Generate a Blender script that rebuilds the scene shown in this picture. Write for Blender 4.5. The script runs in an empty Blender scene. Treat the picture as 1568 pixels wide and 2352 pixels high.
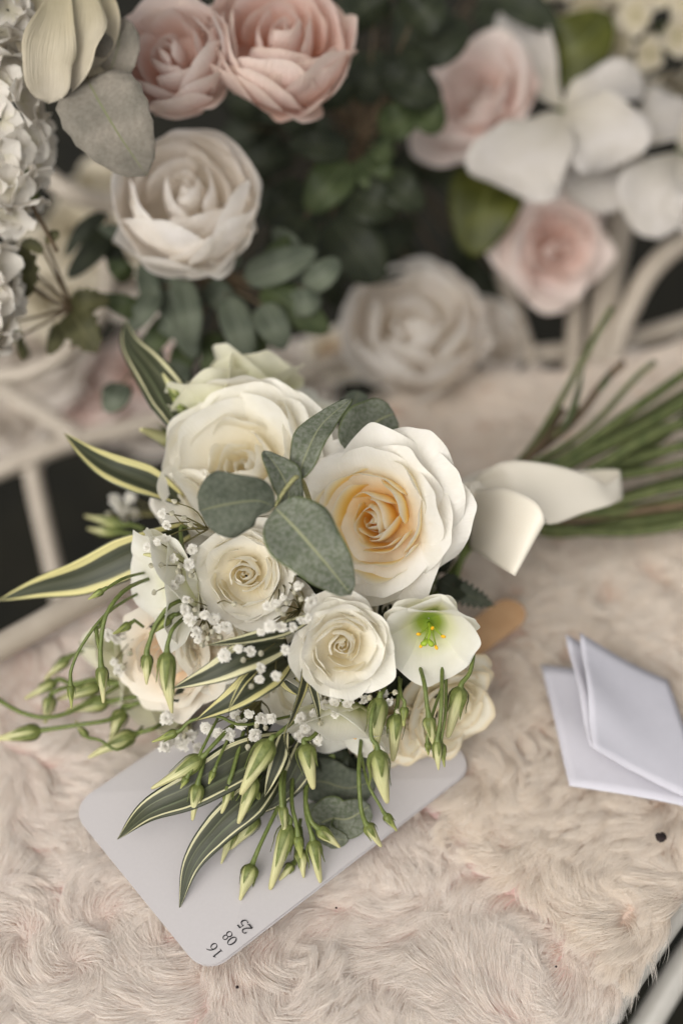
import bpy, math, random
import numpy as np
from mathutils import Matrix, Vector

random.seed(7)
rng = np.random.default_rng(11)
scene = bpy.context.scene
COL = scene.collection
R_ = math.radians

# ------------------------------------------------------------------ camera
PITCH, CAM_H, LENS = R_(49.0), 0.60, 50.0
FPX = LENS * 2352 / 36.0            # focal length in units of the 1568 x 2352 view
cam_d = bpy.data.cameras.new('camera')
cam = bpy.data.objects.new('camera', cam_d)
COL.objects.link(cam)
cam.location = (0, 0, CAM_H)
cam.rotation_euler = (math.pi / 2 - PITCH, 0, 0)
cam_d.sensor_fit = 'VERTICAL'
cam_d.sensor_height = 36.0
cam_d.lens = LENS
cam_d.clip_start = 0.01
cam_d.clip_end = 200
cam_d.dof.use_dof = True
cam_d.dof.focus_distance = 0.632
cam_d.dof.aperture_fstop = 2.25
scene.camera = cam

# ------------------------------------------------------------------ light
SUN_EL, SUN_AZ = R_(42), R_(-150)      # azimuth measured from +Y towards +X
world = bpy.data.worlds.new('World')
scene.world = world
world.use_nodes = True
wn = world.node_tree.nodes
wl = world.node_tree.links
bg = wn['Background']
sky = wn.new('ShaderNodeTexSky')
sky.sky_type = 'NISHITA'
sky.sun_disc = False
sky.sun_elevation = SUN_EL
sky.sun_rotation = SUN_AZ
sky.air_density = 1.0
sky.dust_density = 4.0
sky.ozone_density = 1.0
hs = wn.new('ShaderNodeHueSaturation')   # a clouded sky: the same light, far less blue
hs.inputs['Saturation'].default_value = 0.03
wl.new(sky.outputs[0], hs.inputs['Color'])
wl.new(hs.outputs[0], bg.inputs['Color'])
bg.inputs['Strength'].default_value = 0.13
sun_d = bpy.data.lights.new('sun', 'SUN')
sun_d.energy = 0.95
sun_d.angle = R_(60)
sun_d.color = (1.0, 0.89, 0.76)
sun = bpy.data.objects.new('sun', sun_d)
COL.objects.link(sun)
sdir = Vector((math.sin(SUN_AZ) * math.cos(SUN_EL), math.cos(SUN_AZ) * math.cos(SUN_EL), math.sin(SUN_EL)))
sun.rotation_euler = sdir.to_track_quat('Z', 'Y').to_euler()
scene.view_settings.view_transform = 'Standard'
scene.view_settings.look = 'None'
scene.view_settings.gamma = 1.0
scene.view_settings.exposure = 0.42
scene.render.engine = 'CYCLES'
scene.cycles.use_denoising = True
scene.cycles.max_bounces = 14
scene.cycles.diffuse_bounces = 9
scene.cycles.transmission_bounces = 9
scene.cycles.transparent_max_bounces = 6

# ------------------------------------------------------------------ points
C0 = np.array([0, 0, CAM_H])
FW = np.array([0, math.cos(PITCH), -math.sin(PITCH)])
UP = np.array([0, math.sin(PITCH), math.cos(PITCH)])
RT = np.array([1.0, 0, 0])

def W(u, v, d):
    """world point seen at (u, v) of the 1568 x 2352 view, d metres along the view axis"""
    return C0 + d * (FW + (u - 784) / FPX * RT - (v - 1176) / FPX * UP)

def S(u, v, z=0.0):
    d = FW + (u - 784) / FPX * RT - (v - 1176) / FPX * UP
    return C0 + d * ((z - CAM_H) / d[2])

def seat_depth(v, z=0.0):
    return (CAM_H - z) / (math.sin(PITCH) + (v - 1176) / FPX * math.cos(PITCH))

def D(x, y, z):
    """direction: x right, y up, z towards the viewer at the photograph's standpoint"""
    r = x * RT + y * UP - z * FW
    return r / np.linalg.norm(r)

def nrm(a):
    return a / max(1e-9, np.linalg.norm(a))

PX = lambda n, d: n * d / FPX        # n view units at depth d, in metres

# ------------------------------------------------------------------ materials
def lin(c):
    return tuple(((x / 255) / 12.92 if x / 255 <= .04045 else ((x / 255 + .055) / 1.055) ** 2.4) for x in c)

def new_mat(name):
    m = bpy.data.materials.new(name)
    m.use_nodes = True
    return m, m.node_tree.nodes, m.node_tree.links

def ramp(n, stops, interp='LINEAR'):
    r = n.new('ShaderNodeValToRGB')
    r.color_ramp.interpolation = interp
    e = r.color_ramp.elements
    while len(e) < len(stops):
        e.new(0.5)
    for k, (p, c) in enumerate(stops):
        e[k].position = p
        e[k].color = (*c, 1)
    return r

def finish(n, l, col_socket, rough=0.6, transl=0.3, tcol=None, spec=0.2, bump=None, sheen=0.0):
    p = n['Principled BSDF']
    p.inputs['Roughness'].default_value = rough
    p.inputs['Specular IOR Level'].default_value = spec
    if sheen:
        p.inputs['Sheen Weight'].default_value = sheen
    l.new(col_socket, p.inputs['Base Color'])
    out = n['Material Output']
    if bump is not None:
        l.new(bump.outputs['Normal'], p.inputs['Normal'])
    if transl > 0:
        t = n.new('ShaderNodeBsdfTranslucent')
        l.new(col_socket, t.inputs['Color'])
        mx = n.new('ShaderNodeMixShader')
        mx.inputs[0].default_value = transl
        l.new(p.outputs[0], mx.inputs[1])
        l.new(t.outputs[0], mx.inputs[2])
        l.new(mx.outputs[0], out.inputs['Surface'])

def uvxy(n, l):
    uv = n.new('ShaderNodeUVMap')
    s = n.new('ShaderNodeSeparateXYZ')
    l.new(uv.outputs[0], s.inputs[0])
    return uv, s

def mixc(n, l, fac, a, b, mode='MIX'):
    m = n.new('ShaderNodeMix')
    m.data_type = 'RGBA'
    m.blend_type = mode
    for sock, val in ((m.inputs[0], fac), (m.inputs[6], a), (m.inputs[7], b)):
        if hasattr(val, 'is_linked') or hasattr(val, 'links'):
            l.new(val, sock)
        elif isinstance(val, (int, float)):
            sock.default_value = val
        else:
            sock.default_value = (*val, 1)
    return m.outputs[2]

def petal_mat(name, stops, transl=0.35, vein=0.25, blotch=(0.5, 0.35, 0.15), blotch_amt=0.0, rough=0.55, weave=0.0):
    """colour runs along the petal (pigment), fine veins as bump, optional bruises"""
    m, n, l = new_mat(name)
    uv, s = uvxy(n, l)
    r = ramp(n, stops)
    l.new(s.outputs['Y'], r.inputs[0])
    col = r.outputs[0]
    tc = n.new('ShaderNodeTexCoord')
    no = n.new('ShaderNodeTexNoise')
    no.inputs['Scale'].default_value = 90
    no.inputs['Detail'].default_value = 4
    l.new(tc.outputs['Object'], no.inputs['Vector'])
    var = ramp(n, [(0.3, (0.93, 0.92, 0.88)), (0.7, (1.0, 1.0, 1.0))])
    l.new(no.outputs[0], var.inputs[0])
    col = mixc(n, l, 1.0, col, var.outputs[0], 'MULTIPLY')
    if blotch_amt:
        n2 = n.new('ShaderNodeTexNoise')
        n2.inputs['Scale'].default_value = 160
        n2.inputs['Detail'].default_value = 6
        l.new(tc.outputs['Object'], n2.inputs['Vector'])
        br = ramp(n, [(0.64, (0, 0, 0)), (0.76, (1, 1, 1))])
        l.new(n2.outputs[0], br.inputs[0])
        ml = n.new('ShaderNodeMath'); ml.operation = 'MULTIPLY'
        ml.inputs[1].default_value = blotch_amt
        l.new(br.outputs[0], ml.inputs[0])
        col = mixc(n, l, ml.outputs[0], col, blotch)
    mp = n.new('ShaderNodeMapping')
    mp.inputs['Scale'].default_value = (16, 1.6, 1)
    l.new(uv.outputs[0], mp.inputs[0])
    nv = n.new('ShaderNodeTexNoise')
    nv.inputs['Scale'].default_value = 2.2
    nv.inputs['Detail'].default_value = 3
    l.new(mp.outputs[0], nv.inputs['Vector'])
    b = n.new('ShaderNodeBump')
    b.inputs['Strength'].default_value = vein
    b.inputs['Distance'].default_value = 0.0012
    l.new(nv.outputs[0], b.inputs['Height'])
    if weave:
        mw = n.new('ShaderNodeMapping')
        mw.inputs['Scale'].default_value = (90, 90, 1)
        l.new(uv.outputs[0], mw.inputs[0])
        ck = n.new('ShaderNodeTexChecker')
        ck.inputs['Scale'].default_value = 1
        l.new(mw.outputs[0], ck.inputs[0])
        b2 = n.new('ShaderNodeBump')
        b2.inputs['Strength'].default_value = weave
        b2.inputs['Distance'].default_value = 0.0003
        l.new(ck.outputs['Fac'], b2.inputs['Height'])
        l.new(b.outputs[0], b2.inputs['Normal'])
        b = b2
    finish(n, l, col, rough, transl, bump=b, spec=0.15, sheen=0.1)
    return m

def leaf_mat(name, dark, light, rib, transl=0.25, rough=0.5, speckle=0.5, scale=350, rib_w=0.05, spec=0.3, edge=None):
    m, n, l = new_mat(name)
    uv, s = uvxy(n, l)
    tc = n.new('ShaderNodeTexCoord')
    no = n.new('ShaderNodeTexNoise')
    no.inputs['Scale'].default_value = scale
    no.inputs['Detail'].default_value = 6
    no.inputs['Roughness'].default_value = 0.65
    l.new(tc.outputs['Object'], no.inputs['Vector'])
    h = speckle * 0.22
    r = ramp(n, [(0.5 - h - 0.05, dark), (0.5 + h + 0.05, light)])
    l.new(no.outputs[0], r.inputs[0])
    n3 = n.new('ShaderNodeTexNoise')
    n3.inputs['Scale'].default_value = 55
    l.new(tc.outputs['Object'], n3.inputs['Vector'])
    r3 = ramp(n, [(0.35, (0.78, 0.8, 0.76)), (0.65, (1.1, 1.1, 1.05))])
    l.new(n3.outputs[0], r3.inputs[0])
    col = mixc(n, l, 1.0, r.outputs[0], r3.outputs[0], 'MULTIPLY')
    # midrib: |x - 0.5|
    a = n.new('ShaderNodeMath'); a.operation = 'SUBTRACT'; a.inputs[1].default_value = 0.5
    l.new(s.outputs['X'], a.inputs[0])
    ab = n.new('ShaderNodeMath'); ab.operation = 'ABSOLUTE'
    l.new(a.outputs[0], ab.inputs[0])
    rr = ramp(n, [(rib_w * 0.25, (1, 1, 1)), (rib_w * 0.55, (0, 0, 0))])
    l.new(ab.outputs[0], rr.inputs[0])
    col = mixc(n, l, rr.outputs[0], col, rib)
    if edge is not None:
        re = ramp(n, [(0.47, (0, 0, 0)), (0.485, (1, 1, 1))])
        l.new(ab.outputs[0], re.inputs[0])
        col = mixc(n, l, re.outputs[0], col, edge)
    # side veins as bump
    mp = n.new('ShaderNodeMath'); mp.operation = 'MULTIPLY_ADD'
    l.new(ab.outputs[0], mp.inputs[0]); mp.inputs[1].default_value = -0.9
    l.new(s.outputs['Y'], mp.inputs[2])
    sn = n.new('ShaderNodeMath'); sn.operation = 'MULTIPLY'; sn.inputs[1].default_value = 52
    l.new(mp.outputs[0], sn.inputs[0])
    si = n.new('ShaderNodeMath'); si.operation = 'SINE'
    l.new(sn.outputs[0], si.inputs[0])
    ad = n.new('ShaderNodeMath'); ad.operation = 'MULTIPLY_ADD'; ad.inputs[1].default_value = 0.15
    l.new(si.outputs[0], ad.inputs[0]); l.new(no.outputs[0], ad.inputs[2])
    b = n.new('ShaderNodeBump')
    b.inputs['Strength'].default_value = 0.3
    b.inputs['Distance'].default_value = 0.0008
    l.new(ad.outputs[0], b.inputs['Height'])
    finish(n, l, col, rough, transl, bump=b, spec=spec)
    return m

def striped_leaf_mat(name, yellow=0.0, stripes='edge'):
    """variegated strap leaf: dark green band, cream margins, fine lengthwise lines"""
    m, n, l = new_mat(name)
    uv, s = uvxy(n, l)
    G1, G2 = (0.030, 0.036, 0.016), (0.062, 0.066, 0.036)
    CR = (0.62, 0.56, 0.26) if yellow else (0.66, 0.62, 0.40)
    nw = n.new('ShaderNodeTexNoise')
    nw.inputs['Scale'].default_value = 3.0
    l.new(uv.outputs[0], nw.inputs['Vector'])
    wob = n.new('ShaderNodeMath'); wob.operation = 'MULTIPLY_ADD'
    wob.inputs[1].default_value = 0.09
    l.new(nw.outputs[0], wob.inputs[0])
    mps = n.new('ShaderNodeMapping')
    mps.inputs['Scale'].default_value = (26, 1.6, 1)
    l.new(uv.outputs[0], mps.inputs[0])
    ns_ = n.new('ShaderNodeTexNoise')
    ns_.inputs['Scale'].default_value = 1.0
    l.new(mps.outputs[0], ns_.inputs['Vector'])
    wb2 = n.new('ShaderNodeMath'); wb2.operation = 'MULTIPLY_ADD'
    wb2.inputs[1].default_value = 0.10
    l.new(ns_.outputs[0], wb2.inputs[0])
    sh_ = n.new('ShaderNodeMath'); sh_.operation = 'SUBTRACT'; sh_.inputs[1].default_value = 0.095
    l.new(s.outputs['X'], sh_.inputs[0])
    l.new(sh_.outputs[0], wb2.inputs[2])
    l.new(wb2.outputs[0], wob.inputs[2])
    if stripes == 'edge':
        st = [(0.0, G2), (0.045, G2), (0.06, CR), (0.20, CR), (0.225, G2), (0.32, G1), (0.5, G2), (0.66, G1),
              (0.78, G2), (0.80, CR), (0.965, CR), (0.985, G2)]
    else:
        st = [(0.0, G1), (0.09, G2), (0.10, CR), (0.135, CR), (0.15, G1), (0.3, G2), (0.34, (0.14, 0.16, 0.09)), (0.37, G1),
              (0.62, G2), (0.64, (0.16, 0.17, 0.1)), (0.67, G1), (0.85, G2), (0.87, CR), (0.93, CR), (0.945, G1)]
    r = ramp(n, st)
    l.new(wob.outputs[0], r.inputs[0])
    mp = n.new('ShaderNodeMapping')
    mp.inputs['Scale'].default_value = (60, 1.2, 1)
    l.new(uv.outputs[0], mp.inputs[0])
    nf = n.new('ShaderNodeTexNoise')
    nf.inputs['Scale'].default_value = 1.0
    nf.inputs['Detail'].default_value = 4
    l.new(mp.outputs[0], nf.inputs['Vector'])
    rf = ramp(n, [(0.3, (0.62, 0.64, 0.58)), (0.7, (1.2, 1.2, 1.15))])
    l.new(nf.outputs[0], rf.inputs[0])
    col = mixc(n, l, 1.0, r.outputs[0], rf.outputs[0], 'MULTIPLY')
    b = n.new('ShaderNodeBump')
    b.inputs['Strength'].default_value = 0.35
    b.inputs['Distance'].default_value = 0.0006
    l.new(nf.outputs[0], b.inputs['Height'])
    finish(n, l, col, 0.38, 0.15, bump=b, spec=0.4)
    return m

def plain_mat(name, c1, c2=None, rough=0.6, scale=200, transl=0.0, spec=0.3, bump=0.2, dist=0.0006):
    m, n, l = new_mat(name)
    tc = n.new('ShaderNodeTexCoord')
    no = n.new('ShaderNodeTexNoise')
    no.inputs['Scale'].default_value = scale
    no.inputs['Detail'].default_value = 5
    l.new(tc.outputs['Object'], no.inputs['Vector'])
    r = ramp(n, [(0.3, c1), (0.7, c2 or c1)])
    l.new(no.outputs[0], r.inputs[0])
    b = n.new('ShaderNodeBump')
    b.inputs['Strength'].default_value = bump
    b.inputs['Distance'].default_value = dist
    l.new(no.outputs[0], b.inputs['Height'])
    finish(n, l, r.outputs[0], rough, transl, bump=b, spec=spec)
    return m

def bud_mat(name, stops):
    m, n, l = new_mat(name)
    uv, s = uvxy(n, l)
    r = ramp(n, stops)
    l.new(s.outputs['Y'], r.inputs[0])
    mp = n.new('ShaderNodeMapping')
    mp.inputs['Scale'].default_value = (14, 1.0, 1)
    mp.inputs['Rotation'].default_value = (0, 0, 0.25)
    l.new(uv.outputs[0], mp.inputs[0])
    nf = n.new('ShaderNodeTexNoise')
    nf.inputs['Scale'].default_value = 2.0
    nf.inputs['Detail'].default_value = 4
    l.new(mp.outputs[0], nf.inputs['Vector'])
    rf = ramp(n, [(0.3, (0.72, 0.76, 0.66)), (0.7, (1.08, 1.06, 1.05))])
    l.new(nf.outputs[0], rf.inputs[0])
    col = mixc(n, l, 1.0, r.outputs[0], rf.outputs[0], 'MULTIPLY')
    b = n.new('ShaderNodeBump')
    b.inputs['Strength'].default_value = 0.3
    b.inputs['Distance'].default_value = 0.0006
    l.new(nf.outputs[0], b.inputs['Height'])
    finish(n, l, col, 0.45, 0.18, bump=b, spec=0.3)
    return m

CREAM, WHITE = (0.87, 0.845, 0.79), (0.86, 0.84, 0.78)
M = {}
M['rose_hero'] = petal_mat('cream rose petal', [(0.0, (0.85, 0.48, 0.10)), (0.22, (0.88, 0.66, 0.30)), (0.45, (0.87, 0.81, 0.66)), (0.7, CREAM)],
                           blotch=(0.6, 0.45, 0.2), blotch_amt=0.12, vein=0.3)
M['rose_heart'] = petal_mat('cream rose heart petal', [(0.0, (0.90, 0.52, 0.05)), (0.45, (0.91, 0.64, 0.16)), (0.7, (0.90, 0.78, 0.46)), (0.9, (0.88, 0.84, 0.71)), (1.0, CREAM)], vein=0.25, transl=0.45)
M['white_heart'] = petal_mat('white rose heart petal', [(0.0, (0.88, 0.78, 0.52)), (0.45, (0.88, 0.825, 0.66)), (0.75, (0.88, 0.85, 0.755)), (1.0, (0.88, 0.86, 0.80))], vein=0.25, transl=0.45)
M['rose_white'] = petal_mat('white garden rose petal', [(0.0, (0.86, 0.77, 0.50)), (0.4, (0.87, 0.825, 0.69)), (0.75, (0.88, 0.86, 0.795))],
                            blotch=(0.62, 0.45, 0.2), blotch_amt=0.10, vein=0.35)
M['rose_aged'] = petal_mat('aged cream rose petal', [(0.0, (0.85, 0.66, 0.32)), (0.45, (0.86, 0.79, 0.58)), (0.88, (0.86, 0.82, 0.70)), (1.0, (0.80, 0.68, 0.46))],
                           blotch=(0.55, 0.3, 0.09), blotch_amt=0.35, vein=0.4)
M['rose_peach'] = petal_mat('peach cream rose petal', [(0.0, (0.86, 0.60, 0.34)), (0.5, (0.87, 0.76, 0.60)), (0.9, (0.86, 0.81, 0.71))], vein=0.3)
M['lisi'] = petal_mat('lisianthus petal', [(0.0, (0.22, 0.36, 0.03)), (0.18, (0.35, 0.45, 0.06)), (0.36, (0.78, 0.78, 0.52)), (0.6, (0.85, 0.84, 0.74)), (1, (0.86, 0.85, 0.79))],
                      transl=0.4, vein=0.22, rough=0.45)
M['lisi_green'] = petal_mat('lisianthus petal greenish', [(0.0, (0.35, 0.45, 0.12)), (0.3, (0.68, 0.70, 0.42)), (0.7, (0.78, 0.77, 0.60)), (1, (0.80, 0.78, 0.64))], transl=0.4, vein=0.25)
M['pink'] = petal_mat('blush fabric petal', [(0.0, (0.74, 0.47, 0.38)), (0.35, (0.77, 0.57, 0.50)), (0.75, (0.79, 0.67, 0.63)), (1.0, (0.79, 0.695, 0.65))], transl=0.4, vein=0.6, rough=0.75, weave=0.15)
M['pink_deep'] = petal_mat('pink fabric petal', [(0.0, (0.78, 0.42, 0.26)), (0.4, (0.80, 0.56, 0.47)), (0.8, (0.81, 0.655, 0.605)), (1.0, (0.80, 0.68, 0.61))], transl=0.4, vein=0.8, rough=0.75, weave=0.15)
M['fabric_white'] = petal_mat('white fabric petal', [(0.0, (0.50, 0.46, 0.38)), (0.5, (0.54, 0.505, 0.47)), (1, (0.57, 0.535, 0.505))], transl=0.25, vein=0.7, rough=0.8, weave=0.25)  # lowered white, like the cream below: shade put into the fabric colour
M['fabric_cream'] = petal_mat('cream fabric petal', [(0.0, (0.46, 0.40, 0.24)), (0.4, (0.55, 0.49, 0.365)), (1, (0.58, 0.525, 0.43))], transl=0.25, vein=0.7, rough=0.8, weave=0.25)
M['fabric_bright'] = petal_mat('bright white fabric petal', [(0.0, (0.66, 0.62, 0.48)), (0.4, (0.77, 0.73, 0.67)), (1, (0.80, 0.765, 0.71))], transl=0.35, vein=0.5, rough=0.8, weave=0.25)
M['peony_white'] = petal_mat('white peony fabric petal', [(0.0, (0.90, 0.84, 0.75)), (0.5, (0.93, 0.89, 0.85)), (1, (0.935, 0.905, 0.875))], transl=0.5, vein=0.6, rough=0.8)
M['blush_white'] = petal_mat('blush white fabric petal', [(0.0, (0.58, 0.48, 0.36)), (0.5, (0.61, 0.55, 0.49)), (1, (0.64, 0.585, 0.535))], transl=0.25, vein=0.6, rough=0.8)
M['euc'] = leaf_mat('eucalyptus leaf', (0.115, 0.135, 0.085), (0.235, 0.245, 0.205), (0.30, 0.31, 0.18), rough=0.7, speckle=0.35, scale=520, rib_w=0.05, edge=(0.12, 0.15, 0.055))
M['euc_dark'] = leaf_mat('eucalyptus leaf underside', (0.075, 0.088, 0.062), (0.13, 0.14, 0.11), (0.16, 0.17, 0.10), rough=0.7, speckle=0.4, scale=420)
M['strap'] = striped_leaf_mat('variegated strap leaf')
M['strap_y'] = striped_leaf_mat('variegated strap leaf yellow', yellow=1.0)
M['strap_fine'] = striped_leaf_mat('variegated strap leaf fine lines', stripes='fine')
M['stem'] = plain_mat('green stem', (0.085, 0.115, 0.026), (0.145, 0.175, 0.05), rough=0.45, scale=500)
M['stem_far'] = plain_mat('cut stem', (0.05, 0.068, 0.02), (0.12, 0.135, 0.05), rough=0.5, scale=120)
M['stem_brown'] = plain_mat('brown stem', (0.075, 0.05, 0.028), (0.13, 0.09, 0.05), rough=0.6, scale=200)
M['twig'] = plain_mat('gypsophila twig', (0.10, 0.09, 0.03), (0.17, 0.15, 0.06), rough=0.6, scale=400)
M['bud'] = bud_mat('lisianthus bud', [(0.0, (0.20, 0.23, 0.07)), (0.2, (0.38, 0.395, 0.16)), (0.5, (0.60, 0.585, 0.33)), (1.0, (0.62, 0.575, 0.31))])
M['bud_small'] = bud_mat('lisianthus green bud', [(0.0, (0.15, 0.20, 0.04)), (0.4, (0.30, 0.34, 0.10)), (1.0, (0.46, 0.46, 0.18))])
M['sepal'] = plain_mat('sepal', (0.085, 0.108, 0.024), (0.155, 0.18, 0.05), rough=0.5, scale=500)
M['gyp'] = petal_mat('gypsophila petal', [(0.0, (0.55, 0.58, 0.35)), (0.3, (0.78, 0.76, 0.69)), (1, (0.82, 0.80, 0.75))], transl=0.35, vein=0.1)
M['gyp_bud'] = plain_mat('gypsophila bud', (0.28, 0.26, 0.16), (0.55, 0.52, 0.42), rough=0.6, scale=1500)
M['anther'] = plain_mat('anther', (0.75, 0.38, 0.01), (0.85, 0.5, 0.02), rough=0.8, scale=2500, bump=0.8)
M['pistil'] = plain_mat('pistil', (0.22, 0.34, 0.02), (0.32, 0.42, 0.05), rough=0.5, scale=900)
M['ribbon'] = plain_mat('ivory satin', (0.77, 0.72, 0.61), (0.80, 0.75, 0.65), rough=0.42, scale=40, transl=0.2, spec=0.4, bump=0.05)
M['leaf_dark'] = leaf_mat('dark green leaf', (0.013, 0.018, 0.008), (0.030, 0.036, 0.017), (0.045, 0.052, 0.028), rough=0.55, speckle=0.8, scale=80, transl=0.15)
M['leaf_mid'] = leaf_mat('mid green leaf', (0.042, 0.060, 0.022), (0.082, 0.104, 0.042), (0.11, 0.13, 0.06), rough=0.5, speckle=0.8, scale=80, transl=0.3)
M['leaf_olive'] = leaf_mat('olive leaf', (0.040, 0.045, 0.006), (0.085, 0.09, 0.013), (0.10, 0.11, 0.03), rough=0.5, speckle=0.8, scale=60, transl=0.2)
M['leaf_sage'] = leaf_mat('sage leaf', (0.078, 0.092, 0.066), (0.13, 0.147, 0.108), (0.16, 0.175, 0.135), rough=0.65, speckle=0.8, scale=70, transl=0.2)
M['leaf_felt'] = leaf_mat('grey felt leaf', (0.17, 0.15, 0.128), (0.26, 0.235, 0.205), (0.17, 0.18, 0.10), rough=0.95, speckle=0.9, scale=500, transl=0.1, spec=0.05, rib_w=0.03)
M['leaf_brown'] = leaf_mat('brown green leaf', (0.05, 0.048, 0.018), (0.12, 0.115, 0.05), (0.14, 0.13, 0.06), rough=0.6, speckle=0.8, scale=120, transl=0.3)
M['metal'] = plain_mat('cream painted iron', (0.36, 0.31, 0.25), (0.42, 0.365, 0.30), rough=0.4, scale=60, spec=0.4, bump=0.25)
M['metal_rail'] = plain_mat('white painted iron', (0.42, 0.40, 0.36), (0.48, 0.46, 0.42), rough=0.3, scale=60, spec=0.5, bump=0.15)
M['card'] = plain_mat('white card', (0.48, 0.455, 0.455), (0.495, 0.47, 0.47), rough=0.6, scale=700, bump=0.06, dist=0.0003)
M['paper'] = plain_mat('white paper', (0.56, 0.55, 0.60), (0.58, 0.57, 0.62), rough=0.7, scale=150, transl=0.12, bump=0.1)
M['ink'] = plain_mat('dark ink', (0.022, 0.02, 0.022), (0.03, 0.028, 0.03), rough=0.6)
M['wood'] = plain_mat('pale wood', (0.52, 0.31, 0.16), (0.60, 0.38, 0.21), rough=0.6, scale=90)
M['dirt'] = plain_mat('dark crumb', (0.012, 0.008, 0.008), (0.03, 0.02, 0.02), rough=0.9, scale=900)
M['ground'] = plain_mat('shade darkened lawn soil', (0.0035, 0.0035, 0.0018), (0.012, 0.0105, 0.005), rough=0.95, scale=14, bump=0.6, dist=0.02)  # soil colour set near black to stand in for shade on the lawn

# ------------------------------------------------------------------ object helpers
WM = {}   # world matrices by object name

def tag(o, label, cat, group=None, kind=None):
    if label:
        o['label'] = label
    if cat:
        o['category'] = cat
    if group:
        o['group'] = group
    if kind:
        o['kind'] = kind
    return o

def place(o, Mx, parent):
    COL.objects.link(o)
    o.matrix_basis = Mx
    WM[o.name] = Mx.copy()
    if parent is not None:
        o.parent = parent
        o.matrix_parent_inverse = WM[parent.name].inverted()
    return o

def empty(name, loc, parent=None):
    o = bpy.data.objects.new(name, None)
    o.empty_display_size = 0.01
    return place(o, Matrix.Translation(Vector(loc)), parent)

def make_mesh(name, verts, faces, mat, uvs=None, smooth=True):
    me = bpy.data.meshes.new(name)
    me.from_pydata([tuple(map(float, v)) for v in verts], [], faces)
    if uvs is not None:
        ul = me.uv_layers.new(name='UVMap')
        idx = np.empty(len(me.loops), dtype=np.int32)
        me.loops.foreach_get('vertex_index', idx)
        ul.data.foreach_set('uv', np.asarray(uvs, dtype=np.float32)[idx].ravel())
    if smooth:
        me.polygons.foreach_set('use_smooth', [True] * len(me.polygons))
    if mat is not None:
        me.materials.append(mat)
    me.update()
    return me

def obj(name, verts, faces, mat, parent=None, uvs=None, smooth=True, local=None):
    """one mesh object; verts are world points (its origin goes to their centre) unless local gives a matrix"""
    verts = np.asarray(verts, dtype=float)
    if local is None:
        c = verts.mean(axis=0)
        Mx = Matrix.Translation(Vector(c))
        verts = verts - c
    else:
        Mx = local
    me = make_mesh(name, verts, faces, mat, uvs, smooth)
    return place(bpy.data.objects.new(name, me), Mx, parent)

def inst(name, me, Mx, parent=None):
    return place(bpy.data.objects.new(name, me), Mx, parent)

def grid_faces(nv, nu):
    return [(j * nu + i, j * nu + i + 1, (j + 1) * nu + i + 1, (j + 1) * nu + i)
            for j in range(nv - 1) for i in range(nu - 1)]

def spline(pts, n):
    """Catmull-Rom through pts, n samples"""
    P = np.asarray(pts, dtype=float)
    if len(P) == 2:
        t = np.linspace(0, 1, n)[:, None]
        return P[0] * (1 - t) + P[1] * t
    Q = np.vstack([2 * P[0] - P[1], P, 2 * P[-1] - P[-2]])
    out = []
    for s in np.linspace(0, len(P) - 1 - 1e-9, n):
        k = int(s); t = s - k
        a, b, c, d = Q[k], Q[k + 1], Q[k + 2], Q[k + 3]
        out.append(0.5 * (2 * b + (c - a) * t + (2 * a - 5 * b + 4 * c - d) * t * t + (3 * b - a - 3 * c + d) * t ** 3))
    return np.array(out)

def tube_geo(path, radii, seg=7, cap=True):
    path = np.asarray(path)
    n = len(path)
    radii = np.broadcast_to(np.asarray(radii, dtype=float), (n,))
    T = np.gradient(path, axis=0)
    T /= np.linalg.norm(T, axis=1)[:, None] + 1e-12
    ref = np.array([0.13, 0.31, 0.94])
    if abs(T[0] @ ref) > 0.9:
        ref = np.array([0.9, 0.3, 0.1])
    A = nrm(np.cross(T[0], ref))
    V, UVs = [], []
    for k in range(n):
        A = nrm(A - T[k] * (A @ T[k]))
        B = np.cross(T[k], A)
        for j in range(seg):
            a = 2 * math.pi * j / seg
            V.append(path[k] + radii[k] * (math.cos(a) * A + math.sin(a) * B))
            UVs.append((j / seg, k / (n - 1)))
    F = [(k * seg + j, k * seg + (j + 1) % seg, (k + 1) * seg + (j + 1) % seg, (k + 1) * seg + j)
         for k in range(n - 1) for j in range(seg)]
    if cap:
        F += [tuple(range(seg))[::-1], tuple((n - 1) * seg + j for j in range(seg))]
    return V, F, UVs

def tube(name, pts, r, mat, parent=None, n=14, seg=7):
    p = spline(pts, n)
    rr = np.interp(np.linspace(0, 1, n), np.linspace(0, 1, len(r)), r) if hasattr(r, '__len__') else r
    V, F, U = tube_geo(p, rr, seg)
    return obj(name, V, F, mat, parent, U)

PROF = {
    'lance': lambda t: np.clip(t, 0, 1) ** 0.55 * (1 - t) ** 0.85 * 1.75,
    'strap': lambda t: np.minimum(1, (t + 0.10) * 2.6) ** 0.7 * (1 - t ** 1.9) ** 0.95,
    'ovate': lambda t: np.sqrt(np.clip(np.sin(np.pi * np.clip(t, 0, 1) ** 0.85), 0, 1)) * (1 - 0.25 * t) * 1.08,
    'round': lambda t: np.sqrt(np.clip(1 - (2 * t - 1) ** 2, 0, 1)) ** 0.9,
    'obovate': lambda t: np.sqrt(np.clip(np.sin(np.pi * np.clip(t, 0, 1) ** 1.5), 0, 1)),
}

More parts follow.
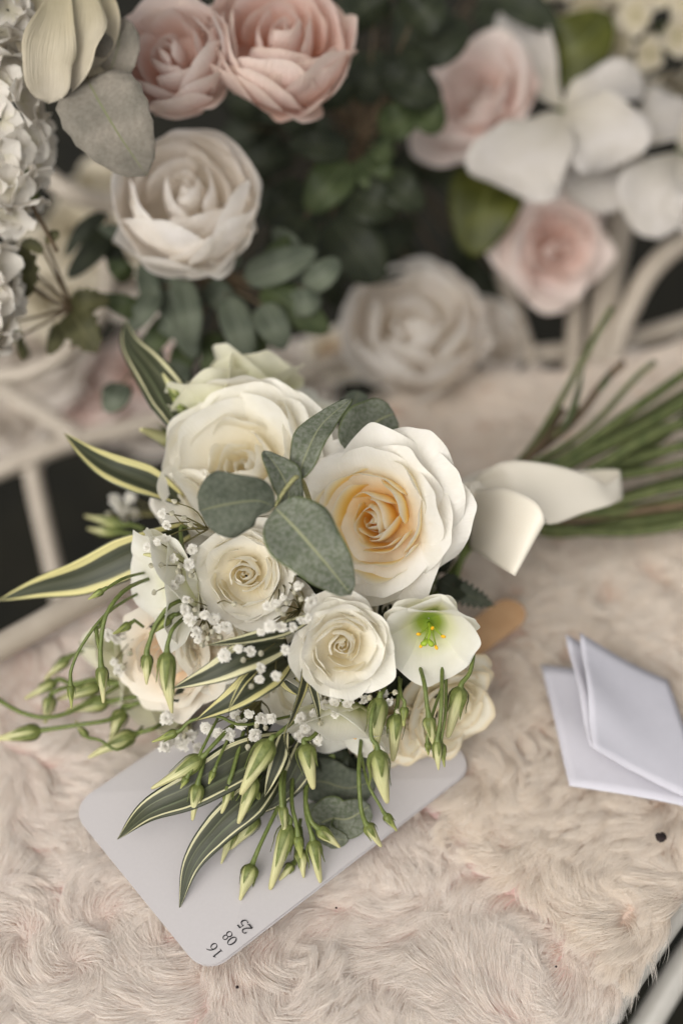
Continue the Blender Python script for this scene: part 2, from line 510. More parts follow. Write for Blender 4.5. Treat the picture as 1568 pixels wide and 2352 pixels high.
def blade(name, pts, width, mat, parent=None, prof='ovate', normal=None, fold=0.15, curl=0.0, ripple=0.0,
          nt=18, ns=9, twist=(0, 0), seed=0, jag=0.0, thick=0.0004, wave=0.0):
    """leaf or broad petal along a path of world points: width in metres"""
    P = spline(pts, nt)
    T = np.gradient(P, axis=0)
    T /= np.linalg.norm(T, axis=1)[:, None] + 1e-12
    nh = np.asarray(normal if normal is not None else D(0, 0, 1))
    r = np.random.default_rng(seed + 5)
    ph = r.uniform(0, 6.28, 4)
    tt = np.linspace(0, 1, nt)
    w = PROF[prof](tt) * width / 2
    w = w * (1 + wave * np.sin(8 * tt + ph[2]) + wave * .6 * np.sin(17 * tt + ph[3]))
    w = np.maximum(w, 0.00015)
    V, U = [], []
    ss = np.linspace(-1, 1, ns)
    for k in range(nt):
        side = nrm(np.cross(T[k], nh))
        nn = np.cross(side, T[k])
        a = twist[0] + (twist[1] - twist[0]) * tt[k]
        side, nn = side * math.cos(a) + nn * math.sin(a), nn * math.cos(a) - side * math.sin(a)
        for s in ss:
            ww = w[k] * (1 + (jag * (0.5 if k % 2 else -0.5) * abs(s) ** 6))
            h = fold * abs(s) * ww - curl * s * s * ww + ripple * w[k] * math.sin(7 * tt[k] + ph[0] + 1.5 * s) * s * s
            h += ripple * 0.5 * w[k] * math.sin(13 * tt[k] + ph[1]) * abs(s) ** 3
            V.append(P[k] + side * s * ww + nn * h)
            U.append((0.5 + 0.5 * s, tt[k]))
    F = grid_faces(nt, ns)
    o = obj(name, V, F, mat, parent, U)
    if thick:
        md = o.modifiers.new('thickness', 'SOLIDIFY')
        md.thickness = thick
        md.offset = 0
    return o

def petal_geo(R, phi, o, hw, L, ang, r0=0.02, z0=0.0, drop=0.3, point=0.0, roll=0.0, ruffle=0.0, flat=0.5, wb=0.25, nu=11, nv=11, rg=None,
              wpk=0.72, spiral=0.0):
    rg = rg or rng
    a0, a1, a2 = [R_(x) for x in ang]
    nf = 60
    vv = np.linspace(0, 1.12, nf)
    av = a0 * (1 - vv) ** 2 + 2 * a1 * vv * (1 - vv) + a2 * vv ** 2
    ds = L * (vv[1] - vv[0])
    rr = r0 * R + np.concatenate([[0], np.cumsum(np.sin(av[:-1]) * ds)])
    zz = z0 * R + np.concatenate([[0], np.cumsum(np.cos(av[:-1]) * ds)])
    us = np.linspace(-1, 1, nu)
    vs = np.linspace(0, 1, nv)
    ph = rg.uniform(0, 6.28, 4)
    skew = rg.normal(0, 0.06)
    V, U = [], []
    for v in vs:
        for u in us:
            Lf = 1 - drop * abs(u) ** 2.6 + point * max(0, 1 - abs(u) / 0.35) ** 1.5 + skew * u + 0.02 * math.sin(5 * u + ph[3])
            vp = v * Lf
            r = np.interp(vp, vv, rr); z = np.interp(vp, vv, zz); a = np.interp(vp, vv, av)
            w = wb + (1 - wb) * math.sin(math.pi / 2 * min(1, v / wpk))
            w *= 1 - 0.12 * max(0, (v - wpk) / (1 - wpk))
            th = u * min(2.2, hw * w / max(abs(r), 0.13 * R))
            c = math.cos(min(1.25, abs(th)))
            rf = r * (1 + flat * (1 / c - 1))
            e = abs(u) ** 3 * v ** 2 * R * roll
            e += ruffle * R * v ** 2 * (math.sin(4.5 * u + ph[0]) * 0.6 + math.sin(9 * u + ph[1]) * 0.4 * abs(u))
            e += 0.012 * R * math.sin(3 * u + 4 * v + ph[2]) * v
            rf += e * math.cos(a) + spiral * R * u * min(1, v * 1.5)
            z -= e * math.sin(a)
            V.append((rf * math.cos(phi + th), rf * math.sin(phi + th), z))
            U.append((0.5 + 0.5 * u, v))
    return np.array(V), U

def frame(c, z, roll=0.0):
    z = nrm(np.asarray(z, dtype=float))
    x = nrm(np.cross(np.array([0.2, 0.9, 0.31]), z))
    y = np.cross(z, x)
    x, y = x * math.cos(roll) + y * math.sin(roll), y * math.cos(roll) - x * math.sin(roll)
    return Matrix(((x[0], y[0], z[0], c[0]), (x[1], y[1], z[1], c[1]), (x[2], y[2], z[2], c[2]), (0, 0, 0, 1)))

lerp = lambda a, b, t: a + (b - a) * t

def smooth_it(o):
    md = o.modifiers.new('smooth', 'SUBSURF')
    md.levels = 1
    md.render_levels = 1

def rose(parent, c, face, R, mat, counts=(14, 12, 14), roll=0.0, seed=1, style='open', nu=11, core=(0, 0), scale_z=1.0, name='petal', heart=None):
    """rose head of separate petals under parent; c is the back of the bloom (world), R its outer radius"""
    rg = np.random.default_rng(seed)
    Fm = frame(c, face, roll)
    n = sum(counts)
    i = 0
    made = []
    for layer, cnt in enumerate(counts):
        for k in range(cnt):
            t = (k + 0.5) / cnt
            o = [lerp(0.0, 0.28, t), lerp(0.32, 0.62, t), lerp(0.66, 1.0, t)][layer]
            phi = R_(137.5) * i + rg.normal(0, 0.34 if layer < 2 else 0.15)
            shell = layer < 2 and style not in ('cup', 'ball')
            kw = dict(point=0.0, roll=0.0, ruffle=0.012, drop=0.16, flat=0.1, spiral=0.0)
            if shell:                  # heart: nested shells, each with one edge tucked under its neighbour
                q = o / 0.62
                full = {'open': 0.50, 'garden': 0.62, 'loose': 0.42, 'cabbage': 0.60}[style]
                r0 = 0.03 + full * q ** 1.15
                ang = (lerp(14, 30, q), lerp(4, 14, q), lerp(-30, 8 if style == 'open' else -12, q))
                L = R * lerp(0.36, 0.58, q) * {'garden': 1.12, 'cabbage': 1.5}.get(style, 1.0)
                hw = R * lerp(0.15, 0.42, q)
                kw.update(spiral=lerp(0.02, 0.045, q), ruffle=lerp(0.016, 0.035, q), drop=lerp(0.10, 0.22, q), point=lerp(0, 0.04, q))
                z0 = 0.02
                if style == 'cabbage':
                    z0 = lerp(0.34, 0.02, q)
                    hw *= 1.25
            else:
                p_ = (o - 0.66) / 0.34
                r0, z0 = 0.06, 0.0
                if style == 'open':      # wide guard petals with pointed, rolled-back tips
                    ang = (lerp(66, 88, p_), lerp(34, 62, p_), lerp(48, 112, p_))
                    L = R * lerp(0.88, 1.06, p_); hw = R * lerp(0.46, 0.60, p_)
                    kw.update(point=0.05, roll=lerp(0.10, 0.22, p_), ruffle=0.03, drop=0.27, flat=0.45)
                elif style == 'garden':
                    ang = (lerp(68, 92, p_), lerp(32, 48, p_), lerp(8, 62, p_))
                    L = R * lerp(0.88, 1.06, p_); hw = R * lerp(0.46, 0.56, p_)
                    kw.update(point=0.03, roll=lerp(0.02, 0.14, p_), ruffle=0.035, drop=0.24, flat=0.4)
                elif style == 'cabbage': # full globe, broad petals wrapped round a closed heart
                    ang = (lerp(82, 100, p_), lerp(30, 42, p_), lerp(-34, 4, p_))
                    L = R * lerp(1.30, 1.22, p_) * rg.uniform(.9, 1.06); hw = R * lerp(0.54, 0.70, p_)
                    kw.update(point=0.02, roll=lerp(0.02, 0.10, p_), ruffle=0.035, drop=0.22, flat=0.2, wb=.35)
                elif style == 'ball':    # closed globe: inner petals long, outer ones shorter, so their rims step down the ball
                    r0 = 0.02
                    ang = (lerp(96, 100, o), lerp(38, 30, o), lerp(-95, -48, o))
                    L = R * lerp(2.1, 1.05, o ** .9) * rg.uniform(.92, 1.08); hw = R * lerp(0.45, 0.74, o)
                    kw.update(roll=lerp(0.02, 0.07, o), ruffle=0.03, drop=0.20, flat=0.12, wb=.35)
                elif style == 'cup':     # globe of lapping petals of uneven height
                    ang = (lerp(60, 98, o), lerp(12, 30, o), lerp(-62, -30, o))
                    L = R * (lerp(0.9, 1.62, o) * (1 - (0.34 * rg.random() if o > .5 else 0))); hw = R * lerp(0.3, 0.56, o)
                    kw.update(roll=lerp(0, 0.06, o), ruffle=0.03, drop=0.24, flat=0.15)
                else:                    # loose: a few big soft petals standing round the heart
                    ang = (lerp(60, 88, p_), lerp(22, 40, p_), lerp(20, 78, p_))
                    L = R * lerp(0.95, 1.22, p_); hw = R * lerp(0.52, 0.66, p_)
                    kw.update(point=0.02, roll=lerp(0.02, 0.12, p_), ruffle=0.03, drop=0.24, flat=0.35)
            ang = tuple(a + rg.normal(0, 4.5 if shell else 4) for a in ang)
            L *= 1 + rg.normal(0, 0.035)
            V, U = petal_geo(R, phi, o, hw, L, ang, r0=r0, z0=z0, rg=rg, nu=nu, nv=nu, **kw)
            if o < 0.35:
                V[:, 0] += core[0] * R * (1 - o / 0.35); V[:, 1] += core[1] * R * (1 - o / 0.35)
            mm = heart if (heart and shell) else mat
            po = obj(name, V, grid_faces(nu, nu), mm, parent, U, local=Fm)
            smooth_it(po)
            made.append(po)
            i += 1
    return made

# ================================================================== the setting
g = 6.0
ground = obj('ground', [(-g, -g, -0.46), (g, -g, -0.46), (g, g * 2, -0.46), (-g, g * 2, -0.46)], [(0, 1, 2, 3)], M['ground'],
             uvs=[(0, 0), (1, 0), (1, 1), (0, 1)])
ground['kind'] = 'structure'
ground['label'] = 'lawn below the bench, coloured darker for shade'

# ------------------------------------------------------------------ iron bench
bench = empty('garden_bench', S(700, 1400, -0.46))
tag(bench, 'cream painted wrought iron bench under the fur throws', 'bench')
seat_px = [(-500, 1760), (0, 1500), (170, 1405), (560, 1190), (800, 985), (960, 880), (1300, 845), (1420, 825), (1800, 720), (2100, 1350),
           (1600, 2010), (1500, 2150), (1400, 2300), (1250, 2560), (900, 2900), (-700, 2900)]
ZB = -0.014                             # the woven back of the fur
poly = np.array([S(u, v, ZB) for u, v in seat_px])
n = len(poly)
V = [p + np.array([0, 0, -0.004]) for p in poly] + [p + np.array([0, 0, -0.016]) for p in poly]
F = [tuple(range(n)), tuple(range(2 * n - 1, n - 1, -1))] + [(i, n + i, n + (i + 1) % n, (i + 1) % n) for i in range(n)]
obj('seat_panel', V, F, M['metal_rail'], bench, smooth=False)

def bench_tube(name, pts, r, mat='metal', nn=20):
    return tube(name, pts, r, M[mat], bench, n=nn, seg=12)

bench_tube('seat_rail', [S(-420, 1700), S(0, 1487), S(170, 1392), S(500, 1232, -.006), S(700, 1090, -.02), S(850, 950, -.028), S(980, 850, -.03), S(1300, 810, -.03), S(1430, 790, -.03), S(1800, 670, -.03)], 0.0070)
bench_tube('front_rail', [S(1760, 1830, -.028), S(1590, 2052, -.028), S(1500, 2178, -.028), S(1392, 2342, -.028), S(1260, 2560, -.028)], 0.005, 'metal_rail')
bench_tube('lower_rail', [W(1720, 1990, .74), W(1568, 2215, .73), W(1470, 2375, .725), W(1380, 2520, .72)], 0.0075, 'metal_rail')
bench_tube('peg', [W(1372, 2330, .655), W(1392, 2322, .665), W(1412, 2330, .68)], 0.0042, 'metal_rail')
bench_tube('back_rail', [W(-160, 1150, .93), W(0, 1078, .93), W(170, 1012, .935), W(330, 975, .94), W(560, 900, .95), W(900, 790, .96)], 0.0064)
bench_tube('post', [W(70, 1040, .935), W(80, 1110, .935), W(120, 1290, .93), W(150, 1420, .93), W(190, 1600, .93)], 0.0062)
bench_tube('brace', [W(-120, 830, .94), W(0, 893, .94), W(95, 950, .94), W(190, 1010, .935)], 0.0066)
bench_tube('scroll', [W(-120, 850, .84), W(0, 862, .84), W(75, 852, .84), W(150, 812, .84), W(215, 745, .85), W(250, 660, .86), W(240, 560, .87)], 0.0055)
bench_tube('scroll', [W(60, 340, .84), W(110, 405, .84), W(170, 445, .84), W(240, 466, .85), W(330, 470, .86)], 0.0060)
bench_tube('scroll', [W(1640, 520, .90), W(1560, 560, .90), W(1490, 625, .90), W(1440, 720, .90), W(1412, 800, .90), W(1395, 900, .90)], 0.0068)
bench_tube('post', [W(1335, 480, .925), W(1325, 640, .92), W(1318, 760, .91), W(1308, 900, .90)], 0.0056)
bench_tube('post', [W(1450, 380, .93), W(1415, 540, .925), W(1388, 700, .915), W(1372, 900, .90)], 0.0100)
bench_tube('post', [W(1150, 620, .93), W(1190, 740, .92), W(1222, 840, .91), W(1245, 910, .90)], 0.0052)

# ------------------------------------------------------------------ fan (card on a stick), placed before the fur so that hair parts round it
cA, cB, cC = S(160, 1863, .002), S(471, 2243, .002), S(1092, 1757, .002)
ex = nrm(cC - cB)
ey = cA - cB
ey = nrm(ey - ex * (ey @ ex))
LEN, WID = float(np.linalg.norm(cC - cB)), float(np.linalg.norm(cA - cB))
ez = np.array([0, 0, 1.0])

def card_pt(x, y, z=0.0):
    return cB + ex * x + ey * y + ez * z

def inside_poly(P, poly2):
    x, y = P[:, 0], P[:, 1]
    c = np.zeros(len(P), bool)
    n = len(poly2)
    for i in range(n):
        x1, y1 = poly2[i][:2]; x2, y2 = poly2[(i + 1) % n][:2]
        cond = ((y1 > y) != (y2 > y)) & (x < (x2 - x1) * (y - y1) / (y2 - y1 + 1e-15) + x1)
        c ^= cond
    return c

# ------------------------------------------------------------------ fur throws
def vnoise(P, scale, seed):
    """smooth 2-D value noise in -1..1"""
    r = np.random.default_rng(seed)
    tab = r.uniform(-1, 1, (64, 64))
    q = P * scale + 1000
    i = np.floor(q).astype(int); f = q - i
    f = f * f * (3 - 2 * f)
    g_ = lambda a, b: tab[(i[:, 0] + a) % 64, (i[:, 1] + b) % 64]
    return (g_(0, 0) * (1 - f[:, 0]) + g_(1, 0) * f[:, 0]) * (1 - f[:, 1]) + (g_(0, 1) * (1 - f[:, 0]) + g_(1, 1) * f[:, 0]) * f[:, 1]

def fur_mat(name, root, mid, tip):
    m, n, l = new_mat(name)
    hi = n.new('ShaderNodeHairInfo')
    r = ramp(n, [(0.0, root), (0.3, mid), (0.85, tip)])
    l.new(hi.outputs['Intercept'], r.inputs[0])
    v = ramp(n, [(0.0, (0.90, 0.88, 0.87)), (1.0, (1.04, 1.03, 1.02))])
    l.new(hi.outputs['Random'], v.inputs[0])
    col = mixc(n, l, 1.0, r.outputs[0], v.outputs[0], 'MULTIPLY')
    finish(n, l, col, 0.5, 0.6, spec=0.12)
    return m

M['fur_pink'] = fur_mat('pink white fur', (0.88, 0.80, 0.755), (0.93, 0.885, 0.84), (0.95, 0.925, 0.89))
M['fur_cream'] = fur_mat('cream fur', (0.83, 0.74, 0.66), (0.91, 0.86, 0.79), (0.94, 0.905, 0.85))
M['weave_pink'] = plain_mat('pink knit backing', (0.72, 0.50, 0.475), (0.82, 0.64, 0.60), rough=0.95, scale=1800, spec=0.05, bump=0.6)
M['weave_cream'] = plain_mat('cream knit backing', (0.55, 0.42, 0.34), (0.66, 0.52, 0.44), rough=0.95, scale=1800, spec=0.05, bump=0.6)

def bump_z(P):
    return 0.0030 * vnoise(P, 14, 3) + 0.0016 * vnoise(P, 31, 4)

def throw_mesh(name, poly2, z, mat, parent):
    """quilted backing under the fur: a grid clipped to the outline"""
    lo, hi = poly2.min(0)[:2], poly2.max(0)[:2]
    st = 0.008
    xs = np.arange(lo[0], hi[0] + st, st); ys = np.arange(lo[1], hi[1] + st, st)
    X, Y = np.meshgrid(xs, ys)
    P = np.stack([X.ravel(), Y.ravel()], 1)
    keep = inside_poly(P, poly2)
    Z = z + bump_z(P)
    idx = -np.ones(len(P), int)
    nx = len(xs)
    F = []
    k4 = keep.reshape(len(ys), nx)
    for j in range(len(ys) - 1):
        for i in range(nx - 1):
            if k4[j, i] and k4[j, i + 1] and k4[j + 1, i] and k4[j + 1, i + 1]:
                F.append((j * nx + i, j * nx + i + 1, (j + 1) * nx + i + 1, (j + 1) * nx + i))
    used = np.unique(np.array(F).ravel())
    idx[used] = np.arange(len(used))
    F = [tuple(int(idx[q]) for q in f) for f in F]
    V = np.column_stack([P, Z])[used]
    return obj(name, V, F, mat, parent)

def fur(name, poly2, z, N, mat, parent, seed, length, swirl, spacing, avoid=(), base_dir=None, rad=0.000105, lift=0.44):
    r = np.random.default_rng(seed)
    lo, hi = poly2.min(0)[:2], poly2.max(0)[:2]
    P = r.uniform(lo, hi, (int(N * 3), 2))
    P = P[inside_poly(P, poly2)]
    # only what the frame and its surroundings can show
    d = P[:, 1] * math.cos(PITCH) + (CAM_H - z) * math.sin(PITCH)
    u = 784 + P[:, 0] / d * FPX
    vv = 1176 - (P[:, 1] * math.sin(PITCH) - (CAM_H - z) * math.cos(PITCH)) / d * FPX
    ok = (u > -140) & (u < 1708) & (vv < 2490) & (vv > 700)
    for a in avoid:
        ok &= ~inside_poly(P, a)
    ok &= (r.uniform(0, 1, len(P)) < np.clip((vv - 900) / 900, 0.35, 1))     # fewer, thicker far away
    P, vv = P[ok][:N], vv[ok][:N]
    K = len(P)
    # rosettes: jittered cell centres, hair whirls out of each
    cx = np.arange(lo[0] - spacing, hi[0] + spacing, spacing); cy = np.arange(lo[1] - spacing, hi[1] + spacing, spacing * 0.87)
    cen = np.array([(x + (spacing / 2 if j % 2 else 0), y) for j, y in enumerate(cy) for x in cx])
    cen = cen + r.normal(0, spacing * 0.42, cen.shape)
    sgn = r.choice([-1, 1], len(cen), p=[0.35, 0.65])
    best = np.zeros(K, int); bd = np.full(K, 1e9); bd2 = np.full(K, 1e9)
    Pw = P + np.stack([vnoise(P, 30, seed + 1), vnoise(P, 30, seed + 2)], 1) * spacing * 0.22
    for k, c in enumerate(cen):
        dd = ((Pw - c) ** 2).sum(1)
        new = dd < bd
        bd2 = np.where(new, bd, np.minimum(bd2, dd))
        best = np.where(new, k, best); bd = np.where(new, dd, bd)
    rad_d = np.sqrt(bd); gap = np.sqrt(bd2) - rad_d
    q = Pw - cen[best]
    a_rad = np.arctan2(q[:, 1], q[:, 0])
    a = a_rad + sgn[best] * (R_(swirl) + 0.45 * vnoise(P, 40, seed + 3))
    a = a + np.where(rad_d < spacing * 0.20, 2.4 * sgn[best] * (1 - rad_d / (spacing * 0.20)), 0)     # the eye of a whirl closes over
    fx, fy = np.cos(a), np.sin(a)
    fl = 2.9 * vnoise(P, 13, seed + 8) + 1.2 * vnoise(P, 27, seed + 9) - 1.2
    mixw = 0.58 + 0.4 * vnoise(P, 17, seed + 10)
    a = np.arctan2(fy * (1 - mixw) + np.sin(fl) * mixw, fx * (1 - mixw) + np.cos(fl) * mixw)
    if base_dir is not None:          # mix with a general lie
        m_ = base_dir[1]
        ax, ay = np.cos(a) * (1 - m_) + math.cos(base_dir[0]) * m_, np.sin(a) * (1 - m_) + math.sin(base_dir[0]) * m_
        a = np.arctan2(ay, ax)
    # tufts: each strand belongs to a small lock that shares direction and leans to a common tip
    cell = 0.0052
    jit = P + r.normal(0, 0.0007, P.shape) + np.stack([vnoise(P, 150, seed + 5), vnoise(P, 150, seed + 6)], 1) * 0.0016
    ci = np.floor(jit / cell).astype(int)
    h = (ci[:, 0] * 73856093 ^ ci[:, 1] * 19349663) & 0xFFFF
    tab = r.normal(0, 1, (65536, 4))
    loc = tab[h]
    cc = (ci + 0.5) * cell
    a = a + 0.14 * loc[:, 0] + r.normal(0, 0.05, K)
    curl = sgn[best] * (0.85 + 0.28 * loc[:, 1])          # bends further along its length
    Ls = length * (0.86 + 0.09 * loc[:, 2] + 0.08 * r.normal(0, 1, K)) * np.clip(0.75 + gap / (spacing * 0.5), 0.75, 1.1)
    Ls = np.clip(Ls, length * 0.3, length * 1.4)
    el0 = lift + 0.08 * loc[:, 3]
    npt = 6
    t = np.linspace(0, 1, npt)
    pos = np.zeros((K, npt, 3))
    pos[:, 0, :2] = P
    pos[:, 0, 2] = z + bump_z(P)
    for k in range(1, npt):
        tm = (t[k] + t[k - 1]) / 2
        el = el0 * (1 - tm) ** 1.1 - 0.22 * tm * tm
        aa = a + curl * tm
        st = Ls / (npt - 1)
        pos[:, k, 0] = pos[:, k - 1, 0] + np.cos(aa) * np.cos(el) * st
        pos[:, k, 1] = pos[:, k - 1, 1] + np.sin(aa) * np.cos(el) * st
        pos[:, k, 2] = pos[:, k - 1, 2] + np.sin(el) * st
    pull = (t ** 1.6)[None, :, None] * (cc - P)[:, None, :] * 0.34
    pos[:, :, :2] += pull
    pos += r.normal(0, 0.00010, pos.shape) * t[None, :, None]
    cu = bpy.data.hair_curves.new(name)
    cu.add_curves([npt] * K)
    cu.attributes['position'].data.foreach_set('vector', pos.astype(np.float32).ravel())
    rr = np.outer(np.where(vv < 1500, 1.8, 1.0) * rad * r.uniform(0.7, 1.3, K), np.array([1.0, 1.0, 0.95, 0.8, 0.6, 0.3])[:npt])
    ra = cu.attributes.get('radius') or cu.attributes.new('radius', 'FLOAT', 'POINT')
    ra.data.foreach_set('value', rr.astype(np.float32).ravel())
    cu.materials.append(mat)
    o = bpy.data.objects.new(name, cu)
    place(o, Matrix.Identity(4), parent)
    o['kind'] = 'stuff'
    return o

fan_hole = np.array([card_pt(0.016, 0.012), card_pt(LEN - 0.012, 0.012), card_pt(LEN - 0.012, WID - 0.012), card_pt(0.012, WID - 0.012)])
stick_hole = np.array([card_pt(LEN - .01, WID * .5 - .008), card_pt(LEN + .078, WID * .5 - .008), card_pt(LEN + .078, WID * .5 + .008), card_pt(LEN - .01, WID * .5 + .008)])
cream_px = [(640, 1620), (985, 1850), (1010, 1880), (1090, 1985), (1150, 2005), (1209, 2046), (1249, 2083), (1330, 2133), (1394, 2207), (1440, 2262), (1500, 2166),
            (1600, 2025), (2100, 1350), (1800, 720), (1420, 822), (1300, 842), (960, 876), (800, 985), (660, 1110)]
cream = np.array([S(u, v, ZB + .006) for u, v in cream_px])
pink_poly = poly.copy()
throw = empty('fur_throw', S(500, 2200, ZB))
tag(throw, 'pinkish white swirled fur throw under the card fan', 'throw')
throw_mesh('backing', pink_poly, ZB, M['weave_pink'], throw)
fur('fur_pile', pink_poly, ZB, 240000, M['fur_pink'], throw, 21, 0.0200, 70, 0.036, avoid=(fan_hole, cream + 0 * cream))
throw2 = empty('fur_throw', S(1250, 1700, ZB))
tag(throw2, 'cream fur throw overlapping on the right beneath the folded paper', 'throw')
throw_mesh('backing', cream, ZB + 0.006, M['weave_cream'], throw2)
fur('fur_pile', cream, ZB + 0.006, 160000, M['fur_cream'], throw2, 33, 0.0165, 50, 0.034, avoid=(fan_hole, stick_hole), base_dir=(R_(-62), 0.45), lift=0.48)

# ------------------------------------------------------------------ the fan itself
fan = empty('card_fan', card_pt(LEN / 2, WID / 2))
tag(fan, 'white rounded card fan dated 16 08 25 under the bouquet', 'fan')

def rounded(x0, y0, x1, y1, r, k=8):
    pts = []
    for cx, cy, a0 in ((x1 - r, y1 - r, 0), (x0 + r, y1 - r, 90), (x0 + r, y0 + r, 180), (x1 - r, y0 + r, 270)):
        for i in range(k + 1):
            a = R_(a0 + 90 * i / k)
            pts.append((cx + r * math.cos(a), cy + r * math.sin(a)))
    return pts

def warp(x, y):
    return 0.0025 * math.sin(x / LEN * 3.0) - 0.002 * (x / LEN) ** 2 + 0.0012 * (y / WID - 0.5)

def card_sheet(name, dx, dy, z, th):
    out = rounded(dx, dy, LEN + dx, WID + dy, 0.0115)
    rings = [1.0, 0.93, 0.8, 0.6, 0.4, 0.2, 0.02]
    cx, cy = LEN / 2 + dx, WID / 2 + dy
    n = len(out)
    V, F = [], []
    for top in (1, 0):
        for s in rings:
            for x, y in out:
                X, Y = cx + (x - cx) * s, cy + (y - cy) * s
                V.append(card_pt(X, Y, z + warp(X, Y) + (th if top else 0)))
    m = len(rings)
    for L_, base in ((0, 0), (1, m * n)):
        for k in range(m - 1):
            for i in range(n):
                f = (base + k * n + i, base + k * n + (i + 1) % n, base + (k + 1) * n + (i + 1) % n, base + (k + 1) * n + i)
                F.append(f if L_ == 0 else f[::-1])
        f = tuple(base + (m - 1) * n + i for i in range(n))
        F.append(f if L_ == 0 else f[::-1])
    for i in range(n):
        F.append((i, m * n + i, m * n + (i + 1) % n, (i + 1) % n))
    return obj(name, V, F, M['card'], fan, smooth=False)

card_sheet('front_card', 0, 0, 0.0016, 0.0003)
card_sheet('back_card', 0.0004, -0.0005, 0.0002, 0.0003)
# wooden stick between the cards
sx0, sx1, sw = LEN * 0.6, LEN + 0.083, 0.0092
prof = [(sx0, -sw), (sx1 - sw, -sw)] + [(sx1 - sw + sw * math.cos(R_(a)), sw * math.sin(R_(a))) for a in range(-75, 90, 15)] + [(sx1 - sw, sw), (sx0, sw)]
V = [card_pt(x, WID * 0.5 + y, 0.0006 + h_ * 0.6 + warp(x, WID * 0.5) + 0.010 * max(0, (x - LEN) / 0.083)) for h_ in (0.0014, 0.0) for x, y in prof]
n = len(prof)
obj('stick', V, [tuple(range(n)), tuple(range(2 * n - 1, n - 1, -1))] + [(i, n + i, n + (i + 1) % n, (i + 1) % n) for i in range(n)], M['wood'], fan, smooth=False)

# printed date, drawn as calligraphic strokes
def ell(cx, cy, rx, ry, a0=0, a1=360, n=26):
    return [(cx + rx * math.cos(R_(a0 + (a1 - a0) * i / n)), cy + ry * math.sin(R_(a0 + (a1 - a0) * i / n))) for i in range(n + 1)]

def arcw(pts, thick, thin):
    """broad-pen width: thick on uprights, thin on horizontals"""
    P = np.array(pts); T = np.gradient(P, axis=0); T /= np.linalg.norm(T, axis=1)[:, None] + 1e-9
    return [thin + (thick - thin) * abs(t[1]) ** 1.6 for t in T]

def sp2(pts, n=22):
    return [tuple(p) for p in spline(np.array(pts, float), n)]

GL = {
    '1': [([(.30, 0), (.30, 1)], .13, .13), ([(.10, .02), (.50, .02)], .05, .05), ([(.08, .84), (.20, .90), (.31, .985)], .06, .06)],
    '6': [(sp2([(.66, 1.02), (.42, .9), (.22, .66), (.13, .36)]), .12, .05), (ell(.38, .31, .255, .31), .12, .045)],
    '0': [(ell(.36, .5, .27, .49), .13, .045)],
    '8': [(ell(.37, .27, .26, .26), .125, .05), (ell(.37, .76, .21, .24), .11, .05)],
    '2': [(sp2([(.10, .74), (.17, .92), (.36, 1.0), (.55, .88), (.54, .66), (.36, .36), (.08, .06)]), .12, .055), ([(.06, .055), (.64, .055)], .11, .11), ([(.62, .055), (.68, .22)], .05, .05)],
    '5': [([(.19, .93), (.60, .93)], .12, .12), ([(.20, .97), (.15, .52)], .055, .055),
          (sp2([(.14, .52), (.34, .60), (.56, .48), (.59, .26), (.44, .05), (.22, -.01), (.07, .09)]), .13, .05)],
}

def glyphs(text, cx_, name):
    H = 0.0045
    V, F = [], []
    tw = 0.70 * len(text)
    for k, ch in enumerate(text):
        for si, (pts, a, b) in enumerate(GL[ch]):
            P = np.array(pts, float)
            if len(P) == 2:
                P = np.array([P[0] + (P[1] - P[0]) * q for q in np.linspace(0, 1, 4)])
            wd = arcw(P, a * 1.22, b * 1.25)
            T = np.gradient(P, axis=0); T /= np.linalg.norm(T, axis=1)[:, None] + 1e-9
            base = len(V)
            for p, t, w in zip(P, T, wd):
                for s in (-.5, .5):
                    gx, gy = p[0] - t[1] * w * s, p[1] + t[0] * w * s
                    lx, ly = (gx + 0.70 * k - tw / 2) * H, (gy - 0.5) * H
                    X, Y = cx_[0] - ly, cx_[1] + lx
                    V.append(card_pt(X, Y, 0.0016 + warp(X, Y) + 0.00036 + si * 0.00002))
            for i in range(len(P) - 1):
                F.append((base + 2 * i, base + 2 * i + 1, base + 2 * i + 3, base + 2 * i + 2))
    return obj(name, V, F, M['ink'], fan, smooth=False)

tc_ = S(528, 2156, .004) - cB
tx, ty = float(tc_ @ ex), float(tc_ @ ey)
sp_ = 0.0083
glyphs('16', (tx - sp_, ty), 'printed_number')
glyphs('08', (tx, ty), 'printed_number')
glyphs('25', (tx + sp_, ty), 'printed_number')

# ------------------------------------------------------------------ folded paper
paper = empty('folded_paper', S(1400, 1750))
tag(paper, 'blank white folded paper standing half open on the cream fur', 'paper')

def patch(name, a, b, c, d, mat, parent, sag=0.0, n=14, wav=0.0, th=0.0003):
    """sheet with corners a-b (left edge, near to far) and d-c (right edge)"""
    V, U = [], []
    nr = nrm(np.cross(b - a, d - a))
    for j in range(n):
        for i in range(n):
            s, t = i / (n - 1), j / (n - 1)
            p = (a * (1 - t) + b * t) * (1 - s) + (d * (1 - t) + c * t) * s
            V.append(p + nr * (sag * math.sin(math.pi * s) + wav * math.sin(9 * t + 3 * s) * (1 - s) ** 2))
            U.append((s, t))
    o = obj(name, V, grid_faces(n, n), mat, parent, U)
    md = o.modifiers.new('thickness', 'SOLIDIFY'); md.thickness = th; md.offset = 0
    return o

